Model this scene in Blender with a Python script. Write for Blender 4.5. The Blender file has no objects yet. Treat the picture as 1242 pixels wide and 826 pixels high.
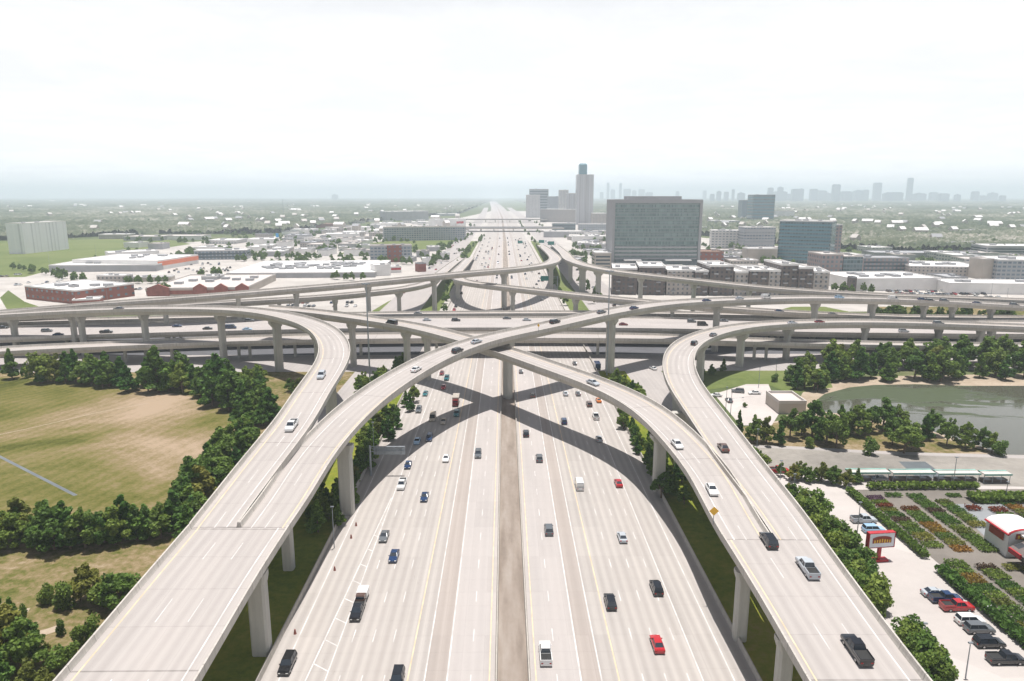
HAZE_D = 1.5e-4
CLOUD = 17.6
EXPO = 0.28
SUN_E = 5.0
import bpy, math, random
import numpy as np
from mathutils import Vector
random.seed(7)
RS = np.random.RandomState(11)
SC = bpy.context.scene
COL = SC.collection
PI = math.pi
R = math.radians

# ------------------------------------------------------------------ camera model
CAMH = 76.0
FOC = 850.0                      # focal length in photo pixels (photo 1242 x 826)
PITCH = math.atan(176.0 / FOC)
YAW = math.atan((612 - 621) / (FOC / math.cos(PITCH)))   # freeway axis is +Y
_cy, _sy = math.cos(-YAW), math.sin(-YAW)

def ray(px, py):
    x = (px - 621.0) / FOC
    y = -(py - 413.0) / FOC
    cp, sp = math.cos(PITCH), math.sin(PITCH)
    d = (x, cp + y * sp, -sp + y * cp)
    return (d[0] * _cy + d[1] * _sy, -d[0] * _sy + d[1] * _cy, d[2])

def P(px, py, h=0.0):
    d = ray(px, py)
    k = (CAMH - h) / max(1e-5, -d[2])
    return Vector((d[0] * k, d[1] * k, h))

def atY(px, py, Y):
    d = ray(px, py)
    k = Y / d[1]
    return Vector((d[0] * k, Y, CAMH + d[2] * k))

def proj(p):
    x, y, z = p[0], p[1], p[2] - CAMH
    xx = x * _cy - y * _sy
    yy = x * _sy + y * _cy
    cp, sp = math.cos(PITCH), math.sin(PITCH)
    zc = yy * cp - z * sp
    up = yy * sp + z * cp
    return 621 + FOC * xx / zc, 413 - FOC * up / zc

# ------------------------------------------------------------------ objects
def tag(o, label=None, cat=None, group=None, kind=None):
    if label: o['label'] = label
    if cat: o['category'] = cat
    if group: o['group'] = group
    if kind: o['kind'] = kind
    return o

def empty(name, loc=(0, 0, 0), rz=0.0, label=None, cat=None, group=None):
    o = bpy.data.objects.new(name, None)
    COL.objects.link(o)
    o.location = loc
    o.rotation_euler = (0, 0, rz)
    o.empty_display_size = 0.5
    return tag(o, label, cat, group)

def link(name, mesh, parent=None, loc=None, rz=None):
    o = bpy.data.objects.new(name, mesh)
    COL.objects.link(o)
    if parent is not None: o.parent = parent
    if loc is not None: o.location = loc
    if rz is not None: o.rotation_euler = (0, 0, rz)
    return o

def children(o):
    return [c for c in bpy.data.objects if c.parent == o]

class MB:
    def __init__(s):
        s.v = []; s.f = []; s.m = []; s.uv = []
    def face(s, pts, mat=0, uv=None):
        n = len(s.v)
        s.v.extend([tuple(p) for p in pts])
        s.f.append(tuple(range(n, n + len(pts))))
        s.m.append(mat)
        s.uv.append(uv if uv else [(p[0], p[1]) for p in pts])
    def box(s, x0, x1, y0, y1, z0, z1, mat=0, top=None, bottom=True):
        a = [(x0, y0), (x1, y0), (x1, y1), (x0, y1)]
        s.prism(a, z0, z1, mat, top, bottom)
    def prism(s, poly, z0, z1, mat=0, top=None, bottom=True):
        n = len(poly)
        ar = sum(poly[i][0] * poly[(i + 1) % n][1] - poly[(i + 1) % n][0] * poly[i][1] for i in range(n))
        if ar < 0: poly = poly[::-1]
        for i in range(n):
            p, q = poly[i], poly[(i + 1) % n]
            L = math.hypot(q[0] - p[0], q[1] - p[1])
            s.face([(p[0], p[1], z0), (q[0], q[1], z0), (q[0], q[1], z1), (p[0], p[1], z1)], mat,
                   [(0, z0), (L, z0), (L, z1), (0, z1)])
        s.face([(p[0], p[1], z1) for p in poly], mat if top is None else top)
        if bottom: s.face([(p[0], p[1], z0) for p in poly[::-1]], mat)
    def loft(s, A, B, mat=0, cap=True, capmat=None):
        n = len(A)
        for i in range(n):
            j = (i + 1) % n
            s.face([A[i], A[j], B[j], B[i]], mat)
        if cap:
            s.face(B, mat if capmat is None else capmat)
            s.face(A[::-1], mat)
    def tube(s, p, q, r0, r1=None, n=8, mat=0, cap=True):
        r1 = r0 if r1 is None else r1
        p, q = Vector(p), Vector(q)
        d = (q - p).normalized()
        a = d.orthogonal().normalized(); b = d.cross(a)
        A = [p + (a * math.cos(2 * PI * i / n) + b * math.sin(2 * PI * i / n)) * r0 for i in range(n)]
        B = [q + (a * math.cos(2 * PI * i / n) + b * math.sin(2 * PI * i / n)) * r1 for i in range(n)]
        s.loft(A, B, mat, cap)
    def mesh(s, name, mats, smooth=False):
        me = bpy.data.meshes.new(name)
        me.from_pydata(s.v, [], s.f)
        for m in (mats if isinstance(mats, (list, tuple)) else [mats]): me.materials.append(m)
        me.polygons.foreach_set('material_index', s.m)
        if smooth: me.polygons.foreach_set('use_smooth', [True] * len(s.f))
        uvl = me.uv_layers.new(name='UVMap')
        flat = []
        for u in s.uv:
            for a in u: flat.extend((a[0], a[1]))
        uvl.data.foreach_set('uv', flat)
        me.update()
        return me
    def build(s, name, mats, parent=None, smooth=False):
        return link(name, s.mesh(name, mats, smooth), parent)

# ------------------------------------------------------------------ materials
def newmat(name):
    m = bpy.data.materials.new(name)
    m.use_nodes = True
    nt = m.node_tree
    for n in list(nt.nodes): nt.nodes.remove(n)
    out = nt.nodes.new('ShaderNodeOutputMaterial')
    b = nt.nodes.new('ShaderNodeBsdfPrincipled')
    nt.links.new(b.outputs[0], out.inputs[0])
    return m, nt, b

def N(nt, t, **kw):
    n = nt.nodes.new(t)
    for k, v in kw.items():
        if k.startswith('i_'):
            key = k[2:]
            n.inputs[int(key) if key.isdigit() else key.replace('_', ' ')].default_value = v
        else: setattr(n, k, v)
    return n

def math_(nt, op, a, b=None, c=None):
    n = nt.nodes.new('ShaderNodeMath'); n.operation = op
    for i, x in enumerate((a, b, c)):
        if x is None: continue
        if hasattr(x, 'links') or hasattr(x, 'is_linked'): nt.links.new(x, n.inputs[i])
        else: n.inputs[i].default_value = x
    return n.outputs[0]

def mixc(nt, fac, a, b, blend='MIX'):
    n = nt.nodes.new('ShaderNodeMix'); n.data_type = 'RGBA'; n.blend_type = blend
    for s_, x in ((n.inputs['Factor'], fac), (n.inputs[6], a), (n.inputs[7], b)):
        if hasattr(x, 'is_linked'): nt.links.new(x, s_)
        elif isinstance(x, tuple): s_.default_value = (*x[:3], 1)
        else: s_.default_value = x
    return n.outputs[2]

def ramp_(nt, fac, stops):
    n = nt.nodes.new('ShaderNodeValToRGB')
    el = n.color_ramp.elements
    while len(el) > 1: el.remove(el[-1])
    el[0].position = stops[0][0]; el[0].color = (*stops[0][1], 1)
    for p, c in stops[1:]:
        e = el.new(p); e.color = (*c, 1)
    nt.links.new(fac, n.inputs[0])
    return n.outputs[0]

def g(v): return (v, v, v)

def noise_(nt, vec, scale, detail=3, rough=0.55, dist=0.0):
    n = N(nt, 'ShaderNodeTexNoise', i_Scale=scale, i_Detail=detail, i_Roughness=rough, i_Distortion=dist)
    nt.links.new(vec, n.inputs['Vector'])
    return n.outputs['Fac']

def mapped(nt, src, sx=1, sy=1, sz=1, rz=0.0, loc=(0, 0, 0)):
    m = N(nt, 'ShaderNodeMapping')
    m.inputs['Scale'].default_value = (sx, sy, sz)
    m.inputs['Rotation'].default_value = (0, 0, rz)
    m.inputs['Location'].default_value = loc
    nt.links.new(src, m.inputs['Vector'])
    return m.outputs[0]

def obj_co(nt): return N(nt, 'ShaderNodeTexCoord').outputs['Object']
def uv_co(nt): return N(nt, 'ShaderNodeTexCoord').outputs['UV']

def simple(name, c, rough=0.7, metal=0.0, var=0.12, scale=0.6, emit=None):
    m, nt, b = newmat(name)
    co = obj_co(nt)
    n = noise_(nt, co, scale, 4)
    f = ramp_(nt, n, [(0.3, g(1 - var)), (0.7, g(1 + var))])
    nt.links.new(mixc(nt, 1.0, tuple(c), f, 'MULTIPLY'), b.inputs['Base Color'])
    b.inputs['Roughness'].default_value = rough
    b.inputs['Metallic'].default_value = metal
    return m

def road_mat(name, c, streak=0.16, lane=3.65, joints=4.6, dark=0.12, off=0.0):
    """concrete paving; UV = metres across, metres along"""
    m, nt, b = newmat(name)
    uv = uv_co(nt)
    sep = N(nt, 'ShaderNodeSeparateXYZ'); nt.links.new(uv, sep.inputs[0])
    u, v = sep.outputs[0], sep.outputs[1]
    u = math_(nt, 'ADD', u, off)
    s1 = noise_(nt, mapped(nt, uv, 1.3, 0.012), 1.0, 4, 0.6)
    s2 = noise_(nt, mapped(nt, uv, 0.12, 0.02), 1.0, 3, 0.6)
    s3 = noise_(nt, mapped(nt, uv, 0.9, 0.5), 1.0, 5, 0.7)
    # tyre tracks: two darker bands per lane
    w = math_(nt, 'COSINE', math_(nt, 'MULTIPLY', u, 4 * PI / lane))
    w = math_(nt, 'MULTIPLY', math_(nt, 'SUBTRACT', 1.0, w), 0.5)
    wm = math_(nt, 'MULTIPLY', w, s1)
    # slab to slab tone
    fl = N(nt, 'ShaderNodeCombineXYZ')
    nt.links.new(math_(nt, 'FLOOR', math_(nt, 'DIVIDE', u, lane)), fl.inputs[0])
    nt.links.new(math_(nt, 'FLOOR', math_(nt, 'DIVIDE', v, joints * 3)), fl.inputs[1])
    wn = N(nt, 'ShaderNodeTexWhiteNoise', noise_dimensions='2D'); nt.links.new(fl.outputs[0], wn.inputs['Vector'])
    jt = math_(nt, 'LESS_THAN', math_(nt, 'FRACT', math_(nt, 'DIVIDE', v, joints)), 0.022)
    jl = math_(nt, 'LESS_THAN', math_(nt, 'FRACT', math_(nt, 'DIVIDE', u, lane)), 0.02)
    jt = math_(nt, 'MAXIMUM', jt, jl)
    t = math_(nt, 'MULTIPLY', wm, -dark * 2)
    t = math_(nt, 'ADD', t, math_(nt, 'MULTIPLY', math_(nt, 'SUBTRACT', s1, 0.5), streak * 2))
    t = math_(nt, 'ADD', t, math_(nt, 'MULTIPLY', math_(nt, 'SUBTRACT', s2, 0.5), 0.30))
    t = math_(nt, 'ADD', t, math_(nt, 'MULTIPLY', math_(nt, 'SUBTRACT', s3, 0.5), 0.12))
    t = math_(nt, 'ADD', t, math_(nt, 'MULTIPLY', math_(nt, 'SUBTRACT', wn.outputs[0], 0.5), 0.09))
    oil = noise_(nt, mapped(nt, uv, 2.2, 0.35), 1.0, 3, 0.5)
    t = math_(nt, 'ADD', t, math_(nt, 'MULTIPLY', math_(nt, 'GREATER_THAN', oil, 0.73), -0.16))
    ex = math_(nt, 'LESS_THAN', math_(nt, 'FRACT', math_(nt, 'DIVIDE', v, 36.0)), 0.008)
    t = math_(nt, 'ADD', t, math_(nt, 'MULTIPLY', ex, -0.3 if name.startswith('flyover') else 0.0))
    t = math_(nt, 'ADD', t, math_(nt, 'MULTIPLY', jt, -0.13))
    t = math_(nt, 'ADD', t, 1.0 + dark * 0.5)
    cc = N(nt, 'ShaderNodeCombineColor')
    for i in range(3): nt.links.new(math_(nt, 'MULTIPLY', t, c[i]), cc.inputs[i])
    warm = mixc(nt, math_(nt, 'MULTIPLY', s2, 0.35), cc.outputs[0], (c[0] * 0.95, c[1] * 0.86, c[2] * 0.8))
    nt.links.new(warm, b.inputs['Base Color'])
    b.inputs['Roughness'].default_value = 0.85
    bump = N(nt, 'ShaderNodeBump', i_Strength=0.3, i_Distance=0.02)
    nt.links.new(s3, bump.inputs['Height']); nt.links.new(bump.outputs[0], b.inputs['Normal'])
    return m

M = {}
M['road'] = road_mat('freeway_concrete', (0.372, 0.346, 0.325), 0.22, dark=0.19, off=-18.4)
M['managed'] = road_mat('managed_lane_concrete', (0.393, 0.366, 0.352), 0.10, dark=0.05)
M['worn'] = road_mat('worn_shoulder_concrete', (0.338, 0.301, 0.276), 0.22, dark=0.1)
M['deck'] = road_mat('flyover_deck_concrete', (0.38, 0.353, 0.336), 0.2, dark=0.14, lane=3.7, joints=9.0)
M['beltway'] = road_mat('beltway_concrete', (0.38, 0.353, 0.339), 0.16, dark=0.12)
M['street'] = road_mat('street_concrete', (0.354, 0.33, 0.318), 0.12, dark=0.08, joints=6)

def struct_concrete(name, c, streak=0.25):
    m, nt, b = newmat(name)
    co = obj_co(nt)
    n1 = noise_(nt, mapped(nt, co, 0.9, 0.9, 0.08), 1.0, 5, 0.65)     # vertical weathering
    n2 = noise_(nt, co, 0.07, 3)
    n3 = noise_(nt, co, 2.5, 4)
    t = math_(nt, 'ADD', math_(nt, 'MULTIPLY', math_(nt, 'SUBTRACT', n1, 0.5), streak * 2),
              math_(nt, 'MULTIPLY', math_(nt, 'SUBTRACT', n2, 0.5), 0.3))
    t = math_(nt, 'ADD', t, math_(nt, 'MULTIPLY', math_(nt, 'SUBTRACT', n3, 0.5), 0.12))
    t = math_(nt, 'ADD', t, 1.0)
    cc = N(nt, 'ShaderNodeCombineColor')
    for i in range(3): nt.links.new(math_(nt, 'MULTIPLY', t, c[i]), cc.inputs[i])
    nt.links.new(cc.outputs[0], b.inputs['Base Color'])
    b.inputs['Roughness'].default_value = 0.9
    return m

def jointed_concrete(name, c, per, jw, streak=0.3, stain=0.25):
    m, nt, b = newmat(name)
    uv = uv_co(nt); co = obj_co(nt)
    sp = N(nt, 'ShaderNodeSeparateXYZ'); nt.links.new(uv, sp.inputs[0])
    v = sp.outputs[1]
    n1 = noise_(nt, mapped(nt, uv, .25, 1.6), 1.0, 5, 0.7)
    n2 = noise_(nt, co, 0.12, 4)
    n3 = noise_(nt, co, 3.0, 4)
    fr = math_(nt, 'FRACT', math_(nt, 'DIVIDE', v, per))
    j = math_(nt, 'LESS_THAN', fr, jw / per)
    nj = math_(nt, 'SUBTRACT', 1.0, math_(nt, 'MULTIPLY', math_(nt, 'ABSOLUTE', math_(nt, 'SUBTRACT', fr, .5)), 2.0))
    wn = N(nt, 'ShaderNodeTexWhiteNoise', noise_dimensions='1D'); nt.links.new(math_(nt, 'FLOOR', math_(nt, 'DIVIDE', v, per)), wn.inputs['W'])
    t = math_(nt, 'ADD', math_(nt, 'MULTIPLY', math_(nt, 'SUBTRACT', n1, 0.5), streak * 2), math_(nt, 'MULTIPLY', math_(nt, 'SUBTRACT', n2, 0.5), stain * 2))
    t = math_(nt, 'ADD', t, math_(nt, 'MULTIPLY', math_(nt, 'SUBTRACT', n3, 0.5), 0.15))
    t = math_(nt, 'ADD', t, math_(nt, 'MULTIPLY', math_(nt, 'SUBTRACT', wn.outputs[0], 0.5), 0.12))
    t = math_(nt, 'ADD', t, math_(nt, 'MULTIPLY', j, -0.45))
    t = math_(nt, 'ADD', t, 1.0)
    cc = N(nt, 'ShaderNodeCombineColor')
    for i in range(3): nt.links.new(math_(nt, 'MULTIPLY', t, c[i]), cc.inputs[i])
    nt.links.new(cc.outputs[0], b.inputs['Base Color']); b.inputs['Roughness'].default_value = 0.9
    return m
M['girder'] = jointed_concrete('girder_concrete', (0.406, 0.379, 0.331), 36.0, 0.22)
M['parapet'] = jointed_concrete('parapet_concrete', (0.458, 0.427, 0.388), 6.0, 0.09, 0.35, 0.2)
M['pier'] = struct_concrete('pier_concrete', (0.432, 0.417, 0.378))
M['barrier'] = struct_concrete('barrier_concrete', (0.398, 0.366, 0.326), 0.35)
M['white_line'] = simple('white_road_paint', (0.56, 0.535, 0.52), 0.6, var=0.22, scale=0.4)
M['yellow_line'] = simple('yellow_road_paint', (0.60, 0.47, 0.31), 0.6, var=0.2, scale=0.4)

def median_mat():
    m, nt, b = newmat('stained_median_concrete')
    co = obj_co(nt)
    n1 = noise_(nt, mapped(nt, co, 0.5, 0.06), 1.0, 3, 0.5)
    n2 = noise_(nt, mapped(nt, co, 1.2, 0.5), 1.0, 5, 0.7)
    t = math_(nt, 'ADD', math_(nt, 'MULTIPLY', n1, 0.75), math_(nt, 'MULTIPLY', n2, 0.25))
    c = ramp_(nt, t, [(0.34, (0.19, 0.153, 0.125)), (0.5, (0.255, 0.21, 0.175)), (0.66, (0.31, 0.268, 0.232))])
    nt.links.new(c, b.inputs['Base Color']); b.inputs['Roughness'].default_value = 0.9
    return m
M['median'] = median_mat()

def N_sep(nt, co):
    q = N(nt, 'ShaderNodeSeparateXYZ'); nt.links.new(co, q.inputs[0]); return q.outputs[0]

def grass_mat(name, stops, s1=0.03, s2=0.6, w2=0.45, stripes=None, bump=0.3):
    m, nt, b = newmat(name)
    co = obj_co(nt)
    a = noise_(nt, co, s1, 5, 0.6, 0.6)
    d = noise_(nt, co, s2, 5, 0.75)
    t = math_(nt, 'ADD', math_(nt, 'MULTIPLY', a, 1 - w2), math_(nt, 'MULTIPLY', d, w2))
    if stripes:
        ang, per, amt = stripes
        warp = noise_(nt, co, 0.01, 2)
        mp = mapped(nt, co, 1, 1, 1, ang)
        sp = N(nt, 'ShaderNodeSeparateXYZ'); nt.links.new(mp, sp.inputs[0])
        t = math_(nt, 'ADD', t, math_(nt, 'MULTIPLY', math_(nt, 'ADD', N_sep(nt, co), 118.0), 0.00045))
        ss = math_(nt, 'SINE', math_(nt, 'ADD', math_(nt, 'MULTIPLY', sp.outputs[0], 2 * PI / per), math_(nt, 'MULTIPLY', warp, 60)))
        sn = noise_(nt, mapped(nt, co, 1.4, 0.05, 1, ang), 1.0, 3, 0.6)
        t = math_(nt, 'ADD', t, math_(nt, 'MULTIPLY', ss, amt))
        t = math_(nt, 'ADD', t, math_(nt, 'MULTIPLY', math_(nt, 'SUBTRACT', sn, 0.5), amt * 4))
    c = ramp_(nt, t, stops)
    nt.links.new(c, b.inputs['Base Color']); b.inputs['Roughness'].default_value = 0.95
    b.inputs['Specular IOR Level'].default_value = 0.1
    if bump:
        bp = N(nt, 'ShaderNodeBump', i_Strength=bump, i_Distance=0.25)
        nt.links.new(d, bp.inputs['Height']); nt.links.new(bp.outputs[0], b.inputs['Normal'])
    return m
M['grass'] = grass_mat('roadside_grass', [(0.35, (0.07, 0.105, 0.012)), (0.47, (0.145, 0.175, 0.022)), (0.58, (0.21, 0.21, 0.035)), (0.70, (0.28, 0.22, 0.08))])
M['lawn'] = grass_mat('green_lawn', [(0.3, (0.07, 0.10, 0.03)), (0.5, (0.125, 0.155, 0.05)), (0.7, (0.18, 0.19, 0.08))], 0.01, 0.3)
M['field'] = grass_mat('dry_field', [(0.38, (0.050, 0.056, 0.010)), (0.43, (0.095, 0.098, 0.022)), (0.48, (0.150, 0.132, 0.045)), (0.53, (0.215, 0.165, 0.090)), (0.61, (0.33, 0.25, 0.175))],
                       0.013, 0.8, 0.22, stripes=(R(28), 4.6, 0.013))
M['scrub'] = grass_mat('scrub_ground', [(0.37, (0.05, 0.068, 0.012)), (0.44, (0.11, 0.11, 0.03)), (0.52, (0.21, 0.16, 0.085)), (0.62, (0.33, 0.26, 0.18))], 0.03, 0.5)
M['dirt'] = grass_mat('bare_dirt', [(0.3, (0.24, 0.19, 0.13)), (0.5, (0.36, 0.29, 0.22)), (0.7, (0.44, 0.37, 0.29))], 0.06, 0.7)
M['ground'] = grass_mat('ground_cover', [(0.3, (0.05, 0.075, 0.03)), (0.5, (0.09, 0.115, 0.045)), (0.7, (0.17, 0.16, 0.09))], 0.01, 0.2)

def lot_mat(name, c, var=0.16):
    m, nt, b = newmat(name)
    co = obj_co(nt)
    a = noise_(nt, co, 0.03, 4, 0.6)
    d = noise_(nt, co, 0.5, 5, 0.7)
    vor = N(nt, 'ShaderNodeTexVoronoi', i_Scale=0.05, distance='CHEBYCHEV')
    nt.links.new(co, vor.inputs['Vector'])
    sp = N(nt, 'ShaderNodeSeparateColor'); nt.links.new(vor.outputs['Color'], sp.inputs[0])
    t = math_(nt, 'ADD', math_(nt, 'MULTIPLY', math_(nt, 'SUBTRACT', a, 0.5), var * 2.4), math_(nt, 'MULTIPLY', math_(nt, 'SUBTRACT', d, 0.5), var))
    t = math_(nt, 'ADD', t, math_(nt, 'MULTIPLY', math_(nt, 'SUBTRACT', sp.outputs[0], 0.5), 0.12))
    t = math_(nt, 'ADD', t, 1.0)
    cc = N(nt, 'ShaderNodeCombineColor')
    for i in range(3): nt.links.new(math_(nt, 'MULTIPLY', t, c[i]), cc.inputs[i])
    nt.links.new(cc.outputs[0], b.inputs['Base Color']); b.inputs['Roughness'].default_value = 0.9
    return m
M['lot'] = lot_mat('parking_lot_concrete', (0.46, 0.42, 0.395))
M['city'] = lot_mat('city_paving', (0.42, 0.39, 0.36), 0.3)
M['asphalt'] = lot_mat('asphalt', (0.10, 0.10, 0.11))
M['bank'] = lot_mat('channel_concrete', (0.24, 0.22, 0.195), 0.6)

def water_mat(name, deep, algae, amt, rough=0.08):
    m, nt, b = newmat(name)
    co = obj_co(nt)
    a = noise_(nt, mapped(nt, co, 0.012, 0.035), 1.0, 6, 0.62, 1.2)
    sy = N(nt, 'ShaderNodeSeparateXYZ'); nt.links.new(co, sy.inputs[0])
    a = math_(nt, 'ADD', a, math_(nt, 'MULTIPLY', math_(nt, 'SUBTRACT', sy.outputs[1], 250.0), 0.002))
    f = ramp_(nt, a, [(amt - 0.02, g(0)), (amt + 0.02, g(1))])
    d = noise_(nt, co, 0.4, 4)
    al = mixc(nt, d, algae, tuple(x * 1.6 for x in algae))
    nt.links.new(mixc(nt, f, deep, al), b.inputs['Base Color'])
    nt.links.new(ramp_(nt, f, [(0, g(rough)), (1, g(0.7))]), b.inputs['Roughness'])
    b.inputs['Specular IOR Level'].default_value = 0.6
    w = noise_(nt, mapped(nt, co, 0.6, 0.6), 1.0, 3)
    bp = N(nt, 'ShaderNodeBump', i_Strength=0.12, i_Distance=0.1)
    nt.links.new(w, bp.inputs['Height']); nt.links.new(bp.outputs[0], b.inputs['Normal'])
    return m
M['pond'] = water_mat('pond_water', (0.085, 0.085, 0.065), (0.032, 0.045, 0.015), 0.53)
M['canalwater'] = simple('canal_water', (0.13, 0.145, 0.155), 0.3, var=0.2, scale=0.1)

def leaf_mat(name, c1, c2, trans=0.35):
    m, nt, b = newmat(name)
    geo = N(nt, 'ShaderNodeNewGeometry')
    oi = N(nt, 'ShaderNodeObjectInfo')
    co = obj_co(nt)
    n = noise_(nt, co, 0.55, 3)
    t = math_(nt, 'ADD', math_(nt, 'MULTIPLY', geo.outputs['Random Per Island'], 0.75), math_(nt, 'MULTIPLY', n, 0.3))
    c = mixc(nt, t, c1, c2)
    hs = N(nt, 'ShaderNodeHueSaturation')
    nt.links.new(c, hs.inputs['Color'])
    nt.links.new(math_(nt, 'ADD', math_(nt, 'MULTIPLY', oi.outputs['Random'], 0.5), 0.78), hs.inputs['Value'])
    nt.links.new(math_(nt, 'ADD', math_(nt, 'MULTIPLY', oi.outputs['Random'], -0.05), 0.52), hs.inputs['Hue'])
    c = hs.outputs[0]
    nt.links.new(c, b.inputs['Base Color'])
    b.inputs['Roughness'].default_value = 0.6
    b.inputs['Specular IOR Level'].default_value = 0.2
    tr = N(nt, 'ShaderNodeBsdfTranslucent')
    nt.links.new(c, tr.inputs['Color'])
    mx = N(nt, 'ShaderNodeMixShader'); mx.inputs[0].default_value = trans
    nt.links.new(b.outputs[0], mx.inputs[1]); nt.links.new(tr.outputs[0], mx.inputs[2])
    out = [x for x in nt.nodes if x.type == 'OUTPUT_MATERIAL'][0]
    nt.links.new(mx.outputs[0], out.inputs[0])
    return m
M['leaf_oak'] = leaf_mat('oak_leaves', (0.038, 0.085, 0.012), (0.19, 0.29, 0.055))
M['leaf_pine'] = leaf_mat('dark_leaves', (0.028, 0.075, 0.014), (0.135, 0.26, 0.045))
M['leaf_yellow'] = leaf_mat('yellow_green_leaves', (0.09, 0.11, 0.015), (0.25, 0.27, 0.06))
M['leaf_hedge'] = leaf_mat('hedge_leaves', (0.05, 0.11, 0.015), (0.17, 0.27, 0.05))
M['bark'] = simple('bark', (0.14, 0.10, 0.07), 0.9, var=0.3, scale=3)

def far_mat():
    m, nt, b = newmat('woodland_canopy')
    co = obj_co(nt)
    a = noise_(nt, co, 0.045, 5, 0.8)
    d = noise_(nt, co, 0.004, 4, 0.6)
    w = noise_(nt, co, 0.0009, 4, 0.6)
    t = math_(nt, 'ADD', math_(nt, 'MULTIPLY', a, 0.5), math_(nt, 'MULTIPLY', d, 0.25))
    t = math_(nt, 'ADD', t, math_(nt, 'MULTIPLY', w, 0.25))
    c = ramp_(nt, t, [(0.36, (0.025, 0.038, 0.024)), (0.45, (0.056, 0.072, 0.042)), (0.52, (0.11, 0.122, 0.08)), (0.59, (0.29, 0.27, 0.235))])
    nt.links.new(c, b.inputs['Base Color']); b.inputs['Roughness'].default_value = 1.0
    b.inputs['Specular IOR Level'].default_value = 0.0
    return m
M['canopy'] = far_mat()

def roof_mat(name, c, var=0.1):
    m, nt, b = newmat(name)
    co = obj_co(nt)
    d = noise_(nt, co, 0.08, 5, 0.7)
    oi = N(nt, 'ShaderNodeObjectInfo')
    t = math_(nt, 'ADD', math_(nt, 'MULTIPLY', math_(nt, 'SUBTRACT', d, 0.5), var * 3), 1.0)
    cc = N(nt, 'ShaderNodeCombineColor')
    for i in range(3): nt.links.new(math_(nt, 'MULTIPLY', t, c[i]), cc.inputs[i])
    nt.links.new(cc.outputs[0], b.inputs['Base Color']); b.inputs['Roughness'].default_value = 0.75
    return m
M['roof_white'] = roof_mat('white_roof', (0.72, 0.70, 0.68))
M['roof_beige'] = roof_mat('beige_roof', (0.52, 0.48, 0.45))
M['roof_grey'] = roof_mat('grey_roof', (0.33, 0.33, 0.34))
M['roof_brown'] = roof_mat('brown_roof', (0.25, 0.15, 0.11))

def wall_mat(name, c, win=(0.09, 0.12, 0.14), px=4.0, pz=3.6, fx=0.45, fz=0.45, glassy=False):
    """wall with a window grid taken from UV metres"""
    m, nt, b = newmat(name)
    uv = uv_co(nt)
    sep = N(nt, 'ShaderNodeSeparateXYZ'); nt.links.new(uv, sep.inputs[0])
    fu = math_(nt, 'FRACT', math_(nt, 'DIVIDE', sep.outputs[0], px))
    fv = math_(nt, 'FRACT', math_(nt, 'DIVIDE', sep.outputs[1], pz))
    inx = math_(nt, 'LESS_THAN', math_(nt, 'ABSOLUTE', math_(nt, 'SUBTRACT', fu, 0.5)), fx / 2)
    inz = math_(nt, 'LESS_THAN', math_(nt, 'ABSOLUTE', math_(nt, 'SUBTRACT', fv, 0.5)), fz / 2)
    f = math_(nt, 'MULTIPLY', inx, inz)
    cell = N(nt, 'ShaderNodeCombineXYZ')
    nt.links.new(math_(nt, 'FLOOR', math_(nt, 'DIVIDE', sep.outputs[0], px)), cell.inputs[0])
    nt.links.new(math_(nt, 'FLOOR', math_(nt, 'DIVIDE', sep.outputs[1], pz)), cell.inputs[1])
    wn = N(nt, 'ShaderNodeTexWhiteNoise', noise_dimensions='2D'); nt.links.new(cell.outputs[0], wn.inputs['Vector'])
    n1 = noise_(nt, uv, 0.06, 4)
    wc = mixc(nt, math_(nt, 'MULTIPLY', n1, 0.5), tuple(c), tuple(x * 0.7 for x in c))
    gc = mixc(nt, math_(nt, 'MULTIPLY', wn.outputs[0], 0.6), tuple(win), tuple(min(1, x * 2.4 + 0.05) for x in win))
    nt.links.new(mixc(nt, f, wc, gc), b.inputs['Base Color'])
    nt.links.new(ramp_(nt, f, [(0, g(0.85)), (1, g(0.12))]), b.inputs['Roughness'])
    return m
M['brick'] = wall_mat('red_brick_wall', (0.27, 0.10, 0.075), px=6, pz=5, fx=0.35, fz=0.35)
M['brick_plain'] = simple('plain_red_brick', (0.26, 0.095, 0.075), 0.9, var=0.2, scale=0.4)
M['brown_wall'] = wall_mat('dark_brown_brick_wall', (0.155, 0.125, 0.115), (0.05, 0.055, 0.06), 3.6, 3.3, 0.45, 0.5)
M['tan_wall'] = wall_mat('pale_stucco_wall', (0.42, 0.38, 0.35), (0.08, 0.09, 0.10), 3.6, 3.3, 0.4, 0.5)
M['white_wall'] = wall_mat('white_wall', (0.58, 0.56, 0.54), (0.13, 0.15, 0.17), 5, 3.8, 0.6, 0.4)
M['grey_wall'] = wall_mat('grey_panel_wall', (0.36, 0.37, 0.385), (0.09, 0.12, 0.15), 4.2, 3.6, 0.7, 0.5)
M['plain_white'] = simple('plain_white_wall', (0.76, 0.74, 0.72), 0.8, var=0.08, scale=0.1)
M['plain_grey'] = simple('plain_grey_wall', (0.36, 0.36, 0.37), 0.8, var=0.1, scale=0.1)
M['plain_beige'] = simple('plain_beige_wall', (0.45, 0.40, 0.35), 0.8, var=0.1, scale=0.1)
M['glass_blue'] = wall_mat('teal_curtain_wall', (0.20, 0.245, 0.26), (0.05, 0.085, 0.095), 3.0, 3.9, 0.86, 0.66)
M['glass_green'] = wall_mat('grey_green_curtain_wall', (0.21, 0.26, 0.25), (0.10, 0.145, 0.14), 1.6, 4.2, 0.86, 0.76)
M['pink_brick'] = wall_mat('rose_brick_wall', (0.31, 0.245, 0.235), (0.10, 0.13, 0.15), 4.0, 3.9, 0.5, 0.55)
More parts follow.
